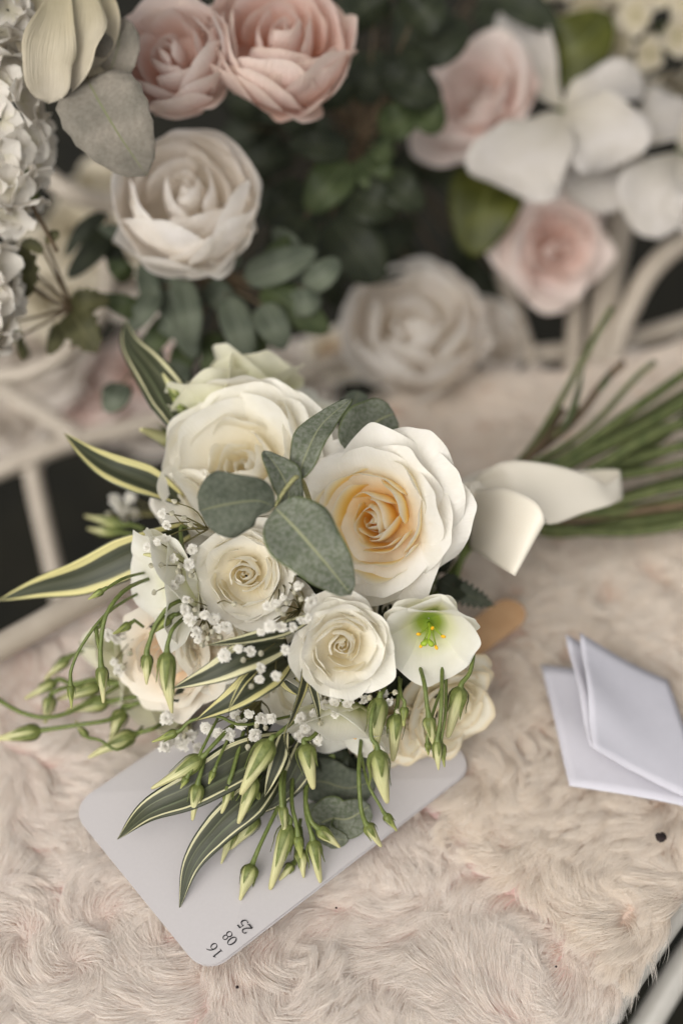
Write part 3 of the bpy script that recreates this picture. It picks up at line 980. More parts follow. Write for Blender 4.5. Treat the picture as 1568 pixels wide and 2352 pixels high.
h1, h2 = S(1625, 1862, .004), S(1512, 1570, .006)
patch('lower_leaf', S(1307, 1805, .003), S(1242, 1526, .005), h2 + np.array([0, 0, -.003]), h1 + np.array([0, 0, -.001]), M['paper'], paper, sag=-.002, wav=0.0008)
patch('middle_leaf', S(1354, 1713, .024), S(1299, 1456, .034), h2 + np.array([.002, 0, 0.0]), h1 + np.array([.001, 0, .001]), M['paper'], paper, sag=.002, wav=0.0012)
patch('upper_leaf', S(1362, 1717, .026), S(1332, 1453, .040), h2 + np.array([.004, 0, .003]), h1 + np.array([.002, 0, .002]), M['paper'], paper, sag=.003, wav=0.0012)

# ------------------------------------------------------------------ crumbs on the fur
def crumb(u, v, r, z, label, cat='crumb'):
    rg = np.random.default_rng(int(u))
    V, F = [], []
    nu_, nv_ = 14, 9
    c = S(u, v, z)
    for j in range(nv_):
        for i in range(nu_):
            th, ph = math.pi * j / (nv_ - 1), 2 * math.pi * i / nu_
            k = r * (0.8 + 0.45 * rg.random())
            V.append(c + k * np.array([math.sin(th) * math.cos(ph), math.sin(th) * math.sin(ph), 0.55 * math.cos(th)]))
    for j in range(nv_ - 1):
        for i in range(nu_):
            F.append((j * nu_ + i, j * nu_ + (i + 1) % nu_, (j + 1) * nu_ + (i + 1) % nu_, (j + 1) * nu_ + i))
    return tag(obj('soil_crumb', V, F, M['dirt']), label, cat, 'crumbs on the fur')

crumb(1517, 1923, 0.0024, 0.001, 'large dark crumb on the cream fur below the paper')
crumb(545, 2267, 0.0007, 0.0, 'tiny dark crumb on pink fur just below the card corner')
crumb(1276, 2220, 0.0005, 0.0, 'tiny black speck on fur near the front rail')
crumb(772, 2085, 0.0005, 0.001, 'tiny dark speck on fur right of the printed date')

# ================================================================== the bouquet
HEAD = W(740, 1430, .70)
BIND = W(1085, 1165, .735)
bouquet = empty('bridal_bouquet', W(760, 1500, .72))
tag(bouquet, 'white and cream hand tied bouquet with an ivory bow, lying on the card fan', 'bouquet')

def flower(name, u, v, d, label=None):
    e = empty(name, W(u, v, d), bouquet)
    if label:
        e['label'] = label
    return e

def backed(u, v, d, face, R, k=0.45):
    """back of a bloom whose rim centre is seen at u, v"""
    return W(u, v, d) - nrm(np.asarray(face)) * R * k

# large cream rose
fc = D(-.46, -.10, 1)
Rr = PX(212, .635)
f = flower('cream_rose', 885, 1192, .66, 'large open cream rose with an apricot heart')
rose(f, backed(852, 1190, .640, fc, Rr, .42), fc, Rr, M['rose_hero'], (12, 12, 17), roll=0.6, seed=5, style='open', nu=13, core=(-.06, -.04), heart=M['rose_heart'])
# crowded white garden rose, upper left
fc = D(-.30, .30, 1)
Rr = PX(236, .672)
f = flower('garden_rose', 560, 1050, .69, 'big ruffled white garden rose at the top left')
rose(f, backed(552, 1062, .668, fc, Rr, .45), fc, Rr, M['rose_white'], (12, 15, 18), roll=2.0, seed=9, style='garden', nu=12, heart=M['white_heart'])
fc = D(-.55, -.02, .9)
Rr = PX(105, .675)
f = flower('garden_rose', 430, 1170, .70, 'half hidden pale yellow garden rose behind the tiny flowers')
rose(f, backed(432, 1165, .675, fc, Rr, .45), fc, Rr, M['rose_white'], (9, 10, 10), roll=1.0, seed=19, style='garden', nu=10, heart=M['white_heart'])
# spray roses
fc = D(-.10, .02, 1)
Rr = PX(141, .628)
f = flower('spray_rose', 558, 1318, .65, 'small ruffled white rose under the grey leaves')
rose(f, backed(560, 1320, .628, fc, Rr, .45), fc, Rr, M['rose_white'], (12, 14, 13), roll=0.3, seed=14, style='garden', nu=11, heart=M['white_heart'])
fc = D(.02, -.12, 1)
Rr = PX(134, .618)
f = flower('spray_rose', 785, 1490, .64, 'small full white rose below the large cream rose')
rose(f, backed(786, 1488, .618, fc, Rr, .45), fc, Rr, M['rose_white'], (11, 13, 14), roll=1.4, seed=23, style='garden', nu=11, heart=M['white_heart'])
# lower left peach rose
fc = D(-.5, -.12, .9)
Rr = PX(150, .66)
f = flower('cream_rose', 400, 1530, .68, 'peach tinted rose at the lower left behind hanging buds')
rose(f, backed(385, 1515, .662, fc, Rr, .4), fc, Rr, M['rose_peach'], (12, 11, 13), roll=.4, seed=31, style='open', nu=11)
# aged rose, lower right
fc = D(.55, -.45, .75)
Rr = PX(138, .672)
f = flower('cream_rose', 1030, 1640, .69, 'aged yellowish rose at the lower right with browned petal edges')
rose(f, backed(1040, 1640, .668, fc, Rr, .42), fc, Rr, M['rose_aged'], (12, 12, 15), roll=.9, seed=37, style='open', nu=11)
fc = D(.05, -.55, .6)
Rr = PX(110, .668)
f = flower('cream_rose', 900, 1720, .69, 'cream rose half hidden behind the drooping buds')
rose(f, backed(905, 1700, .668, fc, Rr, .42), fc, Rr, M['rose_aged'], (8, 10, 12), roll=.2, seed=41, style='open', nu=10)

for (u_, v_, r_, d_, sd, lab) in [(640, 1405, 104, .650, 61, 'half hidden white rose between the two small roses'), (905, 1400, 105, .662, 62, 'hidden white rose behind the open lisianthus'),
                                  (495, 1480, 118, .652, 63, 'half hidden white rose under the striped leaves'), (690, 1580, 112, .654, 64, 'hidden white rose above the hanging buds'), (690, 1180, 110, .672, 65, 'hidden white rose behind the grey leaves')]:
    f = flower('spray_rose', u_, v_, d_ + .02, lab)
    fc = D(random.uniform(-.3, .2), random.uniform(-.3, .1), 1)
    rose(f, backed(u_, v_, d_, fc, PX(r_, d_), .45), fc, PX(r_, d_), M['rose_white'], (7, 8, 9), roll=sd, seed=sd, style='garden', nu=10, heart=M['white_heart'])

def lisianthus(u, v, d, face, size, mat, label, seed=1, flare=62, heart=True, n=5, roll=0.0, waist=12):
    """bell of broad petals; u, v, d is the base of the bell, size the petal length in metres"""
    f = flower('lisianthus', u, v, d, label)
    Fm = frame(W(u, v, d), face, roll)
    rg = np.random.default_rng(seed)
    for k in range(n):
        phi = 2 * math.pi * k / n + rg.normal(0, .08)
        V, U = petal_geo(size, phi, 1, size * .60, size * rg.uniform(.95, 1.1), (70, waist + rg.normal(0, 5), flare + rg.normal(0, 10)), r0=.012, drop=.22,
                         point=.05, roll=.10, ruffle=.06, flat=.3, wb=.32, nu=13, nv=13, rg=rg)
        smooth_it(obj('petal', V, grid_faces(13, 13), mat, f, U, local=Fm))
    if heart:
        def loc(p):
            q = Fm @ Vector(p); return np.array(q)
        for k in range(5):
            a = 2 * math.pi * k / 5 + .3
            p0, p1 = loc((.03 * size, 0, .12 * size)), loc((.20 * size * math.cos(a), .20 * size * math.sin(a), .50 * size))
            tube('filament', [p0, (p0 + p1) / 2 + .03 * size * np.array(Fm.col[2][:3]), p1], .00035, M['pistil'], f, n=6, seg=5)
            dirv = nrm(loc((math.cos(a), math.sin(a), .5)) - loc((0, 0, 0)))
            tube('anther', [p1 - dirv * .0011, p1, p1 + dirv * .0011], [.0004, .00085, .0005], M['anther'], f, n=6, seg=7)
        tube('pistil', [loc((0, 0, .1 * size)), loc((0, 0, .35 * size)), loc((-.03 * size, -.05 * size, .48 * size))], [.0009, .0006, .0006], M['pistil'], f, n=7, seg=7)
        for s in (-1, 1):
            tube('stigma', [loc((-.03 * size, -.05 * size, .46 * size)), loc((-.03 * size + s * .05 * size, -.08 * size, .53 * size)), loc((-.03 * size + s * .08 * size, -.12 * size, .50 * size))],
                 [.0007, .0014, .0010], M['pistil'], f, n=7, seg=8)
    return f

lisianthus(984, 1420, .638, D(0.0, -.56, .83), PX(148, .63), M['lisi'], 'open white lisianthus with green throat and yellow anthers', seed=3, flare=50, roll=.25, waist=20)
lisianthus(450, 1322, .646, D(-.90, -.28, .44), PX(180, .64), M['lisi'], 'white lisianthus at the left turned sideways', seed=8, flare=75, heart=False, roll=.4)
lisianthus(800, 1605, .645, D(-.18, -.95, .30), PX(165, .64), M['lisi'], 'white lisianthus hanging mouth down among the buds', seed=12, flare=58, heart=True, roll=.7)
lisianthus(655, 1520, .655, D(-.15, -.85, .45), PX(135, .65), M['lisi'], 'white lisianthus half hidden under striped leaves', seed=15, flare=66, heart=False, roll=.1)
lisianthus(505, 955, .70, D(-.40, .90, .15), PX(140, .70), M['lisi_green'], 'greenish white lisianthus cup at the very top', seed=18, flare=32, heart=False, roll=.9)
lisianthus(575, 930, .715, D(.12, .95, .05), PX(150, .715), M['lisi_green'], 'upright greenish lisianthus with a curled lip', seed=20, flare=45, heart=False, roll=.2)
lisianthus(700, 985, .725, D(.45, .80, .25), PX(110, .72), M['lisi'], 'small white flower peeping out behind the garden rose', seed=25, flare=70, heart=False, roll=.2)
lisianthus(300, 1500, .70, D(-.7, -.4, .3), PX(120, .70), M['lisi_green'], 'blurred greenish lisianthus deep in the left side', seed=27, flare=60, heart=False)
lisianthus(400, 1600, .705, D(-.5, -.7, .2), PX(130, .70), M['lisi_green'], 'blurred lisianthus low on the left side', seed=28, flare=60, heart=False)

# ------------------------------------------------------------------ eucalyptus
def euc(path, wpx, d, mat='euc', prof='round', **kw):
    pts = [W(*p) for p in path]
    kw.setdefault('fold', .10)
    return blade('eucalyptus_leaf', pts, PX(wpx, d), M[mat], bouquet, prof, nt=24, ns=13, ripple=kw.pop('ripple', .18), thick=.0005, wave=.05, **kw)

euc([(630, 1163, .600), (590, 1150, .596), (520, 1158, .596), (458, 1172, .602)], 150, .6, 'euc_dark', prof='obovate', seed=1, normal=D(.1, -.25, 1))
euc([(632, 1166, .600), (680, 1215, .594), (745, 1290, .594), (806, 1366, .602)], 158, .6, prof='ovate', seed=2, normal=D(-.1, .2, 1))
euc([(655, 1168, .608), (662, 1130, .606), (640, 1080, .606), (605, 1036, .612)], 82, .61, prof='ovate', seed=3, normal=D(.5, .1, .8), fold=.3)
euc([(684, 1100, .612), (705, 1040, .612), (740, 975, .620), (808, 915, .632)], 86, .62, prof='ovate', seed=4, normal=D(-.5, .0, .8), fold=.2)
euc([(800, 1040, .655), (830, 1000, .66), (870, 965, .665), (905, 950, .67)], 120, .66, prof='round', seed=5)
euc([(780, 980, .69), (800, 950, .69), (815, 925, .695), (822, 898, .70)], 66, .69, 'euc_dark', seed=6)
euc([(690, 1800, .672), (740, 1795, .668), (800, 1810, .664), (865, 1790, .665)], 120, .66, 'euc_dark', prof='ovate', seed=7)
euc([(720, 1900, .664), (760, 1880, .658), (800, 1880, .656), (850, 1850, .658)], 100, .66, 'euc', prof='round', seed=8)
euc([(700, 1850, .668), (730, 1890, .662), (750, 1920, .656), (800, 1930, .655)], 80, .66, 'euc', prof='ovate', seed=9)
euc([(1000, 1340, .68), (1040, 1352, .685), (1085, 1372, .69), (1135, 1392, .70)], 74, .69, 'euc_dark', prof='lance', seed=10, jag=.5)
euc([(1010, 1330, .68), (1030, 1345, .68), (1050, 1355, .685), (1080, 1350, .69)], 60, .68, 'leaf_dark', prof='ovate', seed=11)
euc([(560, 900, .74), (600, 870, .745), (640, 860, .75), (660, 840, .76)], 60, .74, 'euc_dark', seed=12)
tube('eucalyptus_twig', [W(720, 1180, .66), W(690, 1098, .612), W(660, 1118, .604), W(630, 1164, .6005)], [.0012, .0011, .0010, .0008], plain_mat('eucalyptus twig', (.22, .22, .09), (.36, .34, .17), scale=700), bouquet, n=16)

# ------------------------------------------------------------------ variegated strap leaves
def strap(path, wpx, mat='strap', label=None, **kw):
    d = path[len(path) // 2][2]
    o = blade('striped_leaf', [W(*p) for p in path], PX(wpx, d), M[mat], bouquet, kw.pop('prof', 'strap'), fold=kw.pop('fold', .22), ripple=kw.pop('ripple', .07),
              nt=30, ns=13, **kw)
    if label:
        o['label'] = label
    return o

strap([(435, 1010, .685), (395, 925, .690), (345, 850, .70), (300, 790, .715), (288, 735, .73)], 108, 'strap_fine', seed=1, normal=D(.3, .1, 1), twist=(0, .5))
strap([(415, 1150, .672), (340, 1110, .672), (255, 1075, .674), (200, 1040, .68), (148, 995, .69)], 92, 'strap_y', seed=2, normal=D(.2, .5, .9), twist=(-.2, .4))
strap([(430, 1215, .660), (300, 1275, .664), (190, 1325, .67), (90, 1350, .68), (-5, 1380, .69)], 112, 'strap_y', seed=3, normal=D(-.1, -.2, 1), twist=(.2, -.3))
strap([(715, 1418, .622), (640, 1450, .612), (560, 1470, .610), (475, 1482, .612)], 48, 'strap', seed=4, normal=D(0, .6, .8))
strap([(660, 1478, .624), (570, 1505, .612), (490, 1545, .610), (395, 1582, .616)], 92, 'strap', seed=5, normal=D(-.1, .3, 1), twist=(0, .5))
strap([(660, 1515, .632), (600, 1560, .620), (530, 1610, .618), (450, 1655, .625)], 92, 'strap_y', seed=6, normal=D(0, .4, 1))
strap([(690, 1490, .628), (697, 1560, .620), (672, 1640, .616), (652, 1690, .617), (668, 1748, .622)], 44, 'strap_y', seed=7, normal=D(.8, 0, .6), twist=(0, .7))
strap([(650, 1500, .645), (665, 1560, .64), (690, 1600, .64)], 70, 'strap_y', seed=8, normal=D(0, 0, 1))
strap([(660, 1700, .650), (560, 1745, .636), (440, 1815, .633), (340, 1862, .636), (270, 1928, .648)], 118, 'strap_fine', seed=9, normal=D(.1, .3, 1))
strap([(650, 1745, .655), (580, 1830, .640), (500, 1905, .638), (440, 1985, .637), (412, 2088, .636)], 100, 'strap_fine', seed=10, normal=D(.1, .1, 1), twist=(.2, -.2))
strap([(655, 1680, .640), (640, 1740, .636), (622, 1790, .636), (608, 1830, .640)], 44, 'strap', seed=11)
strap([(700, 1700, .655), (690, 1760, .652), (640, 1830, .65), (560, 1880, .65)], 80, 'strap_fine', seed=12)
strap([(700, 1500, .635), (712, 1560, .625), (728, 1620, .624), (735, 1665, .628)], 30, 'strap', seed=13, normal=D(.6, 0, .8))
strap([(610, 1520, .622), (565, 1560, .612), (540, 1600, .611), (525, 1632, .613)], 20, 'strap_y', seed=14)

# ------------------------------------------------------------------ drooping lisianthus buds
def bud_geo(L, w, seed):
    rg = np.random.default_rng(seed)
    nt, seg = 18, 14
    V, U = [], []
    tw = rg.uniform(1.6, 2.6) * rg.choice([-1, 1])
    ph = rg.uniform(0, 6.28)
    bend = rg.normal(0, .06)
    for k in range(nt):
        t = k / (nt - 1)
        r = w / 2 * (math.sin(math.pi * min(1, (t + .06) / .62) / 1.0) if t < .25 else 1) if False else w / 2 * np.interp(
            t, [0, .04, .12, .24, .40, .60, .80, .95, 1], [.30, .62, .92, 1, .86, .62, .42, .27, .16])
        for j in range(seg):
            a = 2 * math.pi * j / seg
            rid = 1 + .13 * math.cos(2 * a + tw * t * 2 + ph) * min(1, t * 2.5) + .05 * math.cos(5 * a - tw * 3 * t)
            V.append((r * rid * math.cos(a) + bend * L * t * t, r * rid * math.sin(a), L * t))
            U.append((j / seg, t))
    F = [(k * seg + j, k * seg + (j + 1) % seg, (k + 1) * seg + (j + 1) % seg, (k + 1) * seg + j) for k in range(nt - 1) for j in range(seg)]
    F += [tuple(range(seg))[::-1], tuple((nt - 1) * seg + j for j in range(seg))]
    return V, F, U

def calyx_geo(L, w, seed):
    """five narrow sepals rising from a small cup, tips free"""
    rg = np.random.default_rng(seed)
    V, F, U = [], [], []
    for k in range(5):
        a0 = 2 * math.pi * k / 5 + rg.normal(0, .1)
        n_, base = 9, len(V)
        Ls = L * rg.uniform(.45, .72)
        out = rg.uniform(.0, .9) * (rg.random() < .6)
        for i in range(n_):
            t = i / (n_ - 1)
            rb = w / 2 * np.interp(t * Ls / L, [0, .04, .12, .24, .40, .60, .80], [.32, .66, .97, 1.06, .93, .70, .52])
            rr = rb * (1 + .09) + out * w * .35 * max(0, t - .62) ** 1.3 * 3
            wd = w * .23 * (1 - t) ** .75 * (1 if t > .1 else .9) + .00012
            for s in (-1, 0, 1):
                da = s * wd / max(rr, 1e-5)
                q = rr * (1 + (.06 if s == 0 else 0))
                V.append((q * math.cos(a0 + da), q * math.sin(a0 + da), t * Ls - .004 * L))
                U.append((.5 + .5 * s, t))
        for i in range(n_ - 1):
            for s in (0, 1):
                F.append((base + 3 * i + s, base + 3 * i + s + 1, base + 3 * i + s + 4, base + 3 * i + s + 3))
    return V, F, U

BUDS = []
def bud(stem, base, tip, wpx, small=None):
    """stem points then the bud from base to tip, all (u, v, d)"""
    k = len(BUDS); BUDS.append(1)
    cl = lambda p: W(p[0], p[1], min(p[2], seat_depth(p[1], .005)))
    b, t = cl(base), cl(tip)
    L = float(np.linalg.norm(t - b))
    w = PX(wpx * random.uniform(.68, .88), base[2])
    sm = wpx < 30 if small is None else small
    Fm = frame(b, t - b, random.uniform(0, 6))
    V, F, U = bud_geo(L, w, 100 + k)
    o = obj('flower_bud', V, F, M['bud_small'] if sm else M['bud'], bouquet, U, local=Fm)
    V, F, U = calyx_geo(L, w * 1.02, 300 + k)
    obj('calyx', V, F, M['sepal'], o, U, local=Fm)
    pts = [cl(p) for p in stem] + [b - nrm(b - t) * -.0 + (b - t) / L * .0004 * 0]
    if len(pts) > 1:
        ax = (t - b) / L
        rs = PX(5.2 if wpx > 26 else 3.8, base[2])
        tube('bud_stem', pts[:-1] + [b - ax * .002, b + ax * .0008], [rs * .9, rs, rs * .95, rs * 1.15, rs * 1.6], M['stem'], o, n=18)
    return o

a = .628
bud([(360, 1310, .672), (290, 1326, .640), (245, 1352, .632)], (238, 1355, .631), (203, 1378, .63), 22)
bud([(370, 1320, .672), (292, 1352, .636), (245, 1410, .626), (232, 1480, .626)], (233, 1530, .626), (241, 1614, .628), 36, False)
bud([(350, 1345, .675), (250, 1405, .640), (190, 1480, .634), (165, 1535, .634)], (163, 1572, .634), (166, 1626, .636), 25)
bud([(250, 1400, .640), (228, 1440, .637)], (222, 1450, .636), (228, 1510, .634), 10)
bud([(480, 1372, .655), (402, 1384, .622), (360, 1430, .618), (345, 1470, .618)], (338, 1502, .618), (337, 1572, .62), 33, False)
bud([(450, 1385, .650), (410, 1410, .624)], (392, 1418, .621), (343, 1457, .62), 28)
bud([(455, 1395, .650), (402, 1438, .617), (388, 1470, .615)], (384, 1497, .615), (380, 1642, .617), 46, False)
bud([(330, 1440, .66), (310, 1425, .655)], (300, 1432, .654), (262, 1460, .652), 26)
bud([(690, 1640, .65), (560, 1665, .632), (500, 1645, .628), (440, 1655, .63)], (408, 1680, .632), (350, 1708, .634), 26)
bud([(560, 1640, .645), (510, 1690, .632), (480, 1722, .629)], (464, 1738, .629), (355, 1817, .632), 52, False)
bud([(470, 1740, .632), (460, 1780, .629)], (455, 1800, .629), (442, 1884, .632), 38, False)
bud([(720, 1620, .65), (670, 1660, .628), (635, 1688, .622)], (622, 1700, .621), (548, 1822, .624), 60, False)
bud([(640, 1700, .64), (600, 1760, .632)], (585, 1785, .631), (548, 1892, .634), 50, False)
bud([(560, 1680, .64), (535, 1770, .632)], (527, 1800, .632), (518, 1868, .634), 32, False)
bud([(540, 1660, .64), (500, 1750, .628)], (492, 1770, .628), (478, 1800, .629), 20)
bud([(500, 1650, .64), (470, 1710, .63), (440, 1770, .627)], (430, 1785, .627), (415, 1812, .628), 20)
bud([(780, 1620, .65), (720, 1690, .628)], (700, 1708, .626), (718, 1816, .628), 52, False)
bud([(890, 1560, .64), (878, 1590, .626)], (872, 1602, .624), (852, 1728, .626), 56, False)
bud([(880, 1580, .635), (856, 1630, .618), (852, 1690, .617)], (866, 1722, .617), (876, 1848, .62), 60, False)
bud([(920, 1560, .64), (912, 1620, .63)], (910, 1640, .628), (902, 1748, .63), 46, False)
bud([(915, 1555, .64), (922, 1600, .624)], (928, 1622, .622), (926, 1668, .622), 22)
bud([(960, 1520, .64), (974, 1570, .622), (980, 1620, .620)], (984, 1645, .620), (992, 1712, .622), 36, False)
bud([(1015, 1500, .64), (1014, 1600, .622), (1010, 1660, .621)], (1004, 1700, .622), (1002, 1768, .624), 32)
bud([(1025, 1540, .64), (1022, 1640, .624)], (1014, 1708, .624), (1020, 1762, .626), 24)
bud([(1020, 1560, .64), (990, 1650, .628)], (982, 1705, .628), (985, 1735, .63), 18)
bud([(1050, 1420, .655), (1084, 1480, .640), (1080, 1540, .634)], (1058, 1578, .632), (1028, 1694, .632), 48, False)
bud([(830, 1690, .655), (824, 1770, .64), (828, 1850, .638)], (842, 1893, .640), (872, 1942, .643), 34)
bud([(826, 1720, .655), (845, 1800, .642), (872, 1850, .641)], (884, 1870, .642), (912, 1908, .645), 25)
bud([(680, 1760, .665), (640, 1850, .650), (600, 1935, .643)], (580, 1985, .641), (552, 2068, .643), 42, False)
bud([(660, 1730, .66), (652, 1800, .645), (655, 1860, .641)], (664, 1892, .640), (622, 2044, .640), 54, False)
bud([(655, 1720, .655), (645, 1790, .640)], (648, 1850, .637), (656, 1922, .638), 34)
bud([(675, 1740, .66), (670, 1840, .643), (680, 1890, .639)], (684, 1918, .638), (690, 1972, .639), 28)
bud([(690, 1900, .65), (692, 1930, .646)], (690, 1950, .645), (698, 2016, .645), 34)
bud([(700, 1770, .66), (702, 1860, .645), (712, 1905, .640)], (718, 1928, .640), (736, 2030, .642), 44, False)
bud([(715, 1760, .66), (702, 1830, .645), (712, 1880, .640)], (730, 1902, .640), (782, 1946, .643), 42, False)
bud([(690, 1880, .655), (680, 1960, .649)], (672, 1985, .648), (640, 2020, .648), 32)
bud([(560, 1860, .65), (540, 1900, .648)], (540, 1900, .648), (505, 1980, .648), 34, False)
bud([(620, 1840, .655), (600, 1870, .65)], (590, 1870, .65), (530, 1950, .65), 56, False)
bud([(600, 1780, .645), (590, 1800, .64)], (590, 1815, .64), (595, 1850, .641), 18)
bud([(780, 1560, .665), (795, 1590, .66)], (795, 1590, .66), (800, 1640, .66), 24)
# upper left
bud([(470, 1040, .73), (425, 1030, .715)], (410, 1022, .71), (318, 972, .69), 46, False)
bud([(450, 960, .69), (420, 930, .688)], (412, 915, .688), (372, 858, .692), 30)
bud([(470, 990, .69), (430, 960, .687)], (425, 952, .686), (385, 890, .69), 26)
bud([(430, 1210, .65), (415, 1215, .648)], (412, 1284, .638), (330, 1272, .64), 32, False)
bud([(440, 1290, .64), (430, 1290, .636)], (425, 1295, .636), (370, 1290, .636), 34, False)
# further left, out of focus, spread over the fur
far = [((330, 1500), (250, 1470), (140, 1520), (160, 1510), (100, 1560), 34), ((330, 1580), (230, 1560), (170, 1570), (130, 1565), (58, 1606), 36),
       ((230, 1570), (150, 1580), (125, 1590), (118, 1600), (105, 1662), 36), ((360, 1560), (300, 1565), (260, 1570), (232, 1575), (128, 1608), 46),
       ((370, 1600), (320, 1600), (280, 1605), (250, 1612), (150, 1630), 44), ((360, 1600), (330, 1610), (300, 1620), (282, 1630), (250, 1712), 40),
       ((400, 1640), (360, 1670), (330, 1680), (312, 1686), (200, 1734), 46), ((340, 1600), (260, 1650), (180, 1665), (95, 1678), (-10, 1698), 42),
       ((300, 1560), (150, 1640), (60, 1640), (-30, 1590), (-90, 1560), 30), ((350, 1640), (280, 1720), (230, 1700), (200, 1690), (170, 1660), 20)]
for p0, p1, p2, b_, t_, w_ in far:
    dd = lambda p, dz=.022: seat_depth(p[1], dz)
    bud([(*p0, .70), (*p1, dd(p1)), (*p2, dd(p2))], (*b_, dd(b_, .018)), (*t_, dd(t_, .014)), w_, False)
bud([(330, 1215, .72), (300, 1205, .73)], (280, 1205, .735), (195, 1185, .75), 34)
bud([(320, 1230, .72), (290, 1225, .73)], (270, 1222, .735), (205, 1222, .75), 30)

# ------------------------------------------------------------------ gypsophila
def floret_mesh(name, seed, np_=22):
    rg = np.random.default_rng(seed)
    V, F, U = [], [], []
    for k in range(np_):
        phi = R_(137.5) * k; o_ = (k + .5) / np_
        tilt = lerp(.15, 1.75, o_) + rg.normal(0, .1)
        L = lerp(.55, 1.0, o_) * rg.uniform(.85, 1.1)
        base = len(V)
        ax = np.array([math.sin(tilt) * math.cos(phi), math.sin(tilt) * math.sin(phi), math.cos(tilt)])
        sd = np.array([-math.sin(phi), math.cos(phi), 0])
        up = np.cross(ax, sd)
        for t, w_, h_ in ((0, .08, 0), (.5, .26, .05), (.85, .34, .0), (1.0, .20, -.10)):
            for s in (-1, 0, 1):
                V.append(ax * L * (t - (.12 if (s == 0 and t == 1.0) else 0)) + sd * s * w_ + up * (h_ + .10 * abs(s) * rg.uniform(.3, 1.5)))
                U.append((.5 + .5 * s, t))
        for i in range(3):
            for s in (0, 1):
                F.append((base + 3 * i + s, base + 3 * i + s + 1, base + 3 * i + s + 4, base + 3 * i + s + 3))
    return make_mesh(name, V, F, M['gyp'], U)

FLO = [floret_mesh('floret', s) for s in (1, 2, 3)]
sv, sf, su = bud_geo(1.0, .9, 77)
BUDM = make_mesh('tiny_bud', [(x, y, z) for x, y, z in sv], sf, M['gyp_bud'], su)

def sprig(root, florets, buds, d, label):
    """root (u,v,d); florets list (u, v, r_px); buds list (u, v)"""
    e = empty('gypsophila_sprig', W(*root), bouquet)
    e['label'] = label
    rp = W(*root)
    for k, (u, v, rpx) in enumerate(florets):
        dd = min(d + random.uniform(-.004, .004), seat_depth(v, .012))
        c = W(u, v, dd)
        r_ = PX(rpx * .82, dd)
        fd = nrm(D(random.uniform(-.6, .6), random.uniform(-.6, .6), 1))
        Mx = frame(c, fd, random.uniform(0, 6)) @ Matrix.Scale(r_, 4)
        inst('floret', FLO[k % 3], Mx, e)
        tube('twig', [c - fd * r_ * .3, (c * .6 + rp * .4) - fd * .004, rp], [.00028, .00035, .0005], M['twig'], e, n=8, seg=5)
    for u, v in buds:
        dd = min(d - random.uniform(0, .006), seat_depth(v, .012))
        c = W(u, v, dd)
        dirv = nrm(c - rp + D(0, 0, 1) * .004)
        inst('tiny_bud', BUDM, frame(c, dirv, random.uniform(0, 6)) @ Matrix.Scale(PX(15, dd), 4), e)
        tube('twig', [c, (c * .5 + rp * .5) + D(random.uniform(-1, 1), random.uniform(-1, 1), .3) * .003, rp], [.00022, .0003, .0004], M['twig'], e, n=8, seg=5)
    return e

sprig((478, 1215, .640), [(372, 1180, 17), (384, 1206, 18), (382, 1235, 16), (405, 1258, 20)], [(404, 1154), (398, 1180), (425, 1190), (440, 1205)], .628, 'tiny white flowers in front of the garden rose')
sprig((450, 1330, .645), [(398, 1282, 16), (442, 1262, 20), (434, 1296, 21), (340, 1256, 18), (412, 1330, 19), (398, 1346, 18), (362, 1245, 14)],
      [(356, 1360), (415, 1300), (440, 1322), (372, 1298), (350, 1300), (410, 1312)], .622, 'tiny white flowers between the left lisianthus and small rose')
sprig((480, 1400, .64), [(428, 1378, 16), (425, 1400, 20), (436, 1422, 22), (452, 1452, 20), (470, 1412, 18), (492, 1422, 22), (520, 1440, 22), (500, 1445, 16), (455, 1470, 14)],
      [(536, 1388), (470, 1440), (488, 1450), (505, 1462), (478, 1465), (450, 1400), (440, 1380), (465, 1480)], .616, 'tiny white flowers along the lower edge of the small rose')
sprig((640, 1470, .64), [(516, 1506, 24), (548, 1490, 16), (574, 1496, 20), (598, 1534, 19), (596, 1560, 17), (634, 1553, 18), (655, 1492, 18)],
      [(578, 1575), (600, 1500), (560, 1515)], .606, 'tiny white flowers on the striped leaves')
sprig((690, 1400, .635), [(622, 1438, 24), (648, 1440, 20), (600, 1450, 16), (714, 1380, 22), (708, 1418, 16), (690, 1425, 14), (682, 1312, 14), (684, 1346, 17), (672, 1440, 16)],
      [(640, 1400), (660, 1385), (650, 1410)], .604, 'blurred tiny white flowers right of the small rose')
sprig((640, 1330, .64), [(612, 1392, 16), (632, 1385, 14), (650, 1372, 12)], [(676, 1360), (690, 1375)], .61, 'small knot of tiny flowers under the grey leaf')
sprig((600, 1610, .655), [(475, 1672, 22), (500, 1685, 20), (525, 1688, 24), (553, 1662, 22), (585, 1688, 24), (600, 1652, 22), (572, 1640, 18), (622, 1650, 20), (540, 1640, 18)],
      [(570, 1712), (590, 1665), (548, 1648), (610, 1670)], .636, 'tiny white flowers above the lower striped leaf')
sprig((430, 1650, .675), [(384, 1650, 24), (400, 1695, 26), (422, 1710, 24), (380, 1715, 22), (440, 1688, 22), (455, 1720, 20)], [(410, 1680), (425, 1690)], .658, 'soft cluster of tiny white flowers at the lower left')
sprig((740, 1600, .66), [(690, 1650, 22), (702, 1672, 22), (690, 1690, 20), (720, 1640, 18), (730, 1700, 18), (710, 1690, 16), (745, 1620, 18)],
      [(740, 1680), (735, 1660), (720, 1712)], .632, 'tiny white flowers beside the hanging lisianthus')
sprig((840, 1570, .655), [(768, 1612, 20), (800, 1616, 22), (835, 1606, 18), (880, 1592, 18), (893, 1612, 16), (770, 1640, 16)], [(848, 1602), (878, 1612), (905, 1590), (912, 1632)], .628, 'tiny white flowers under the full white rose')
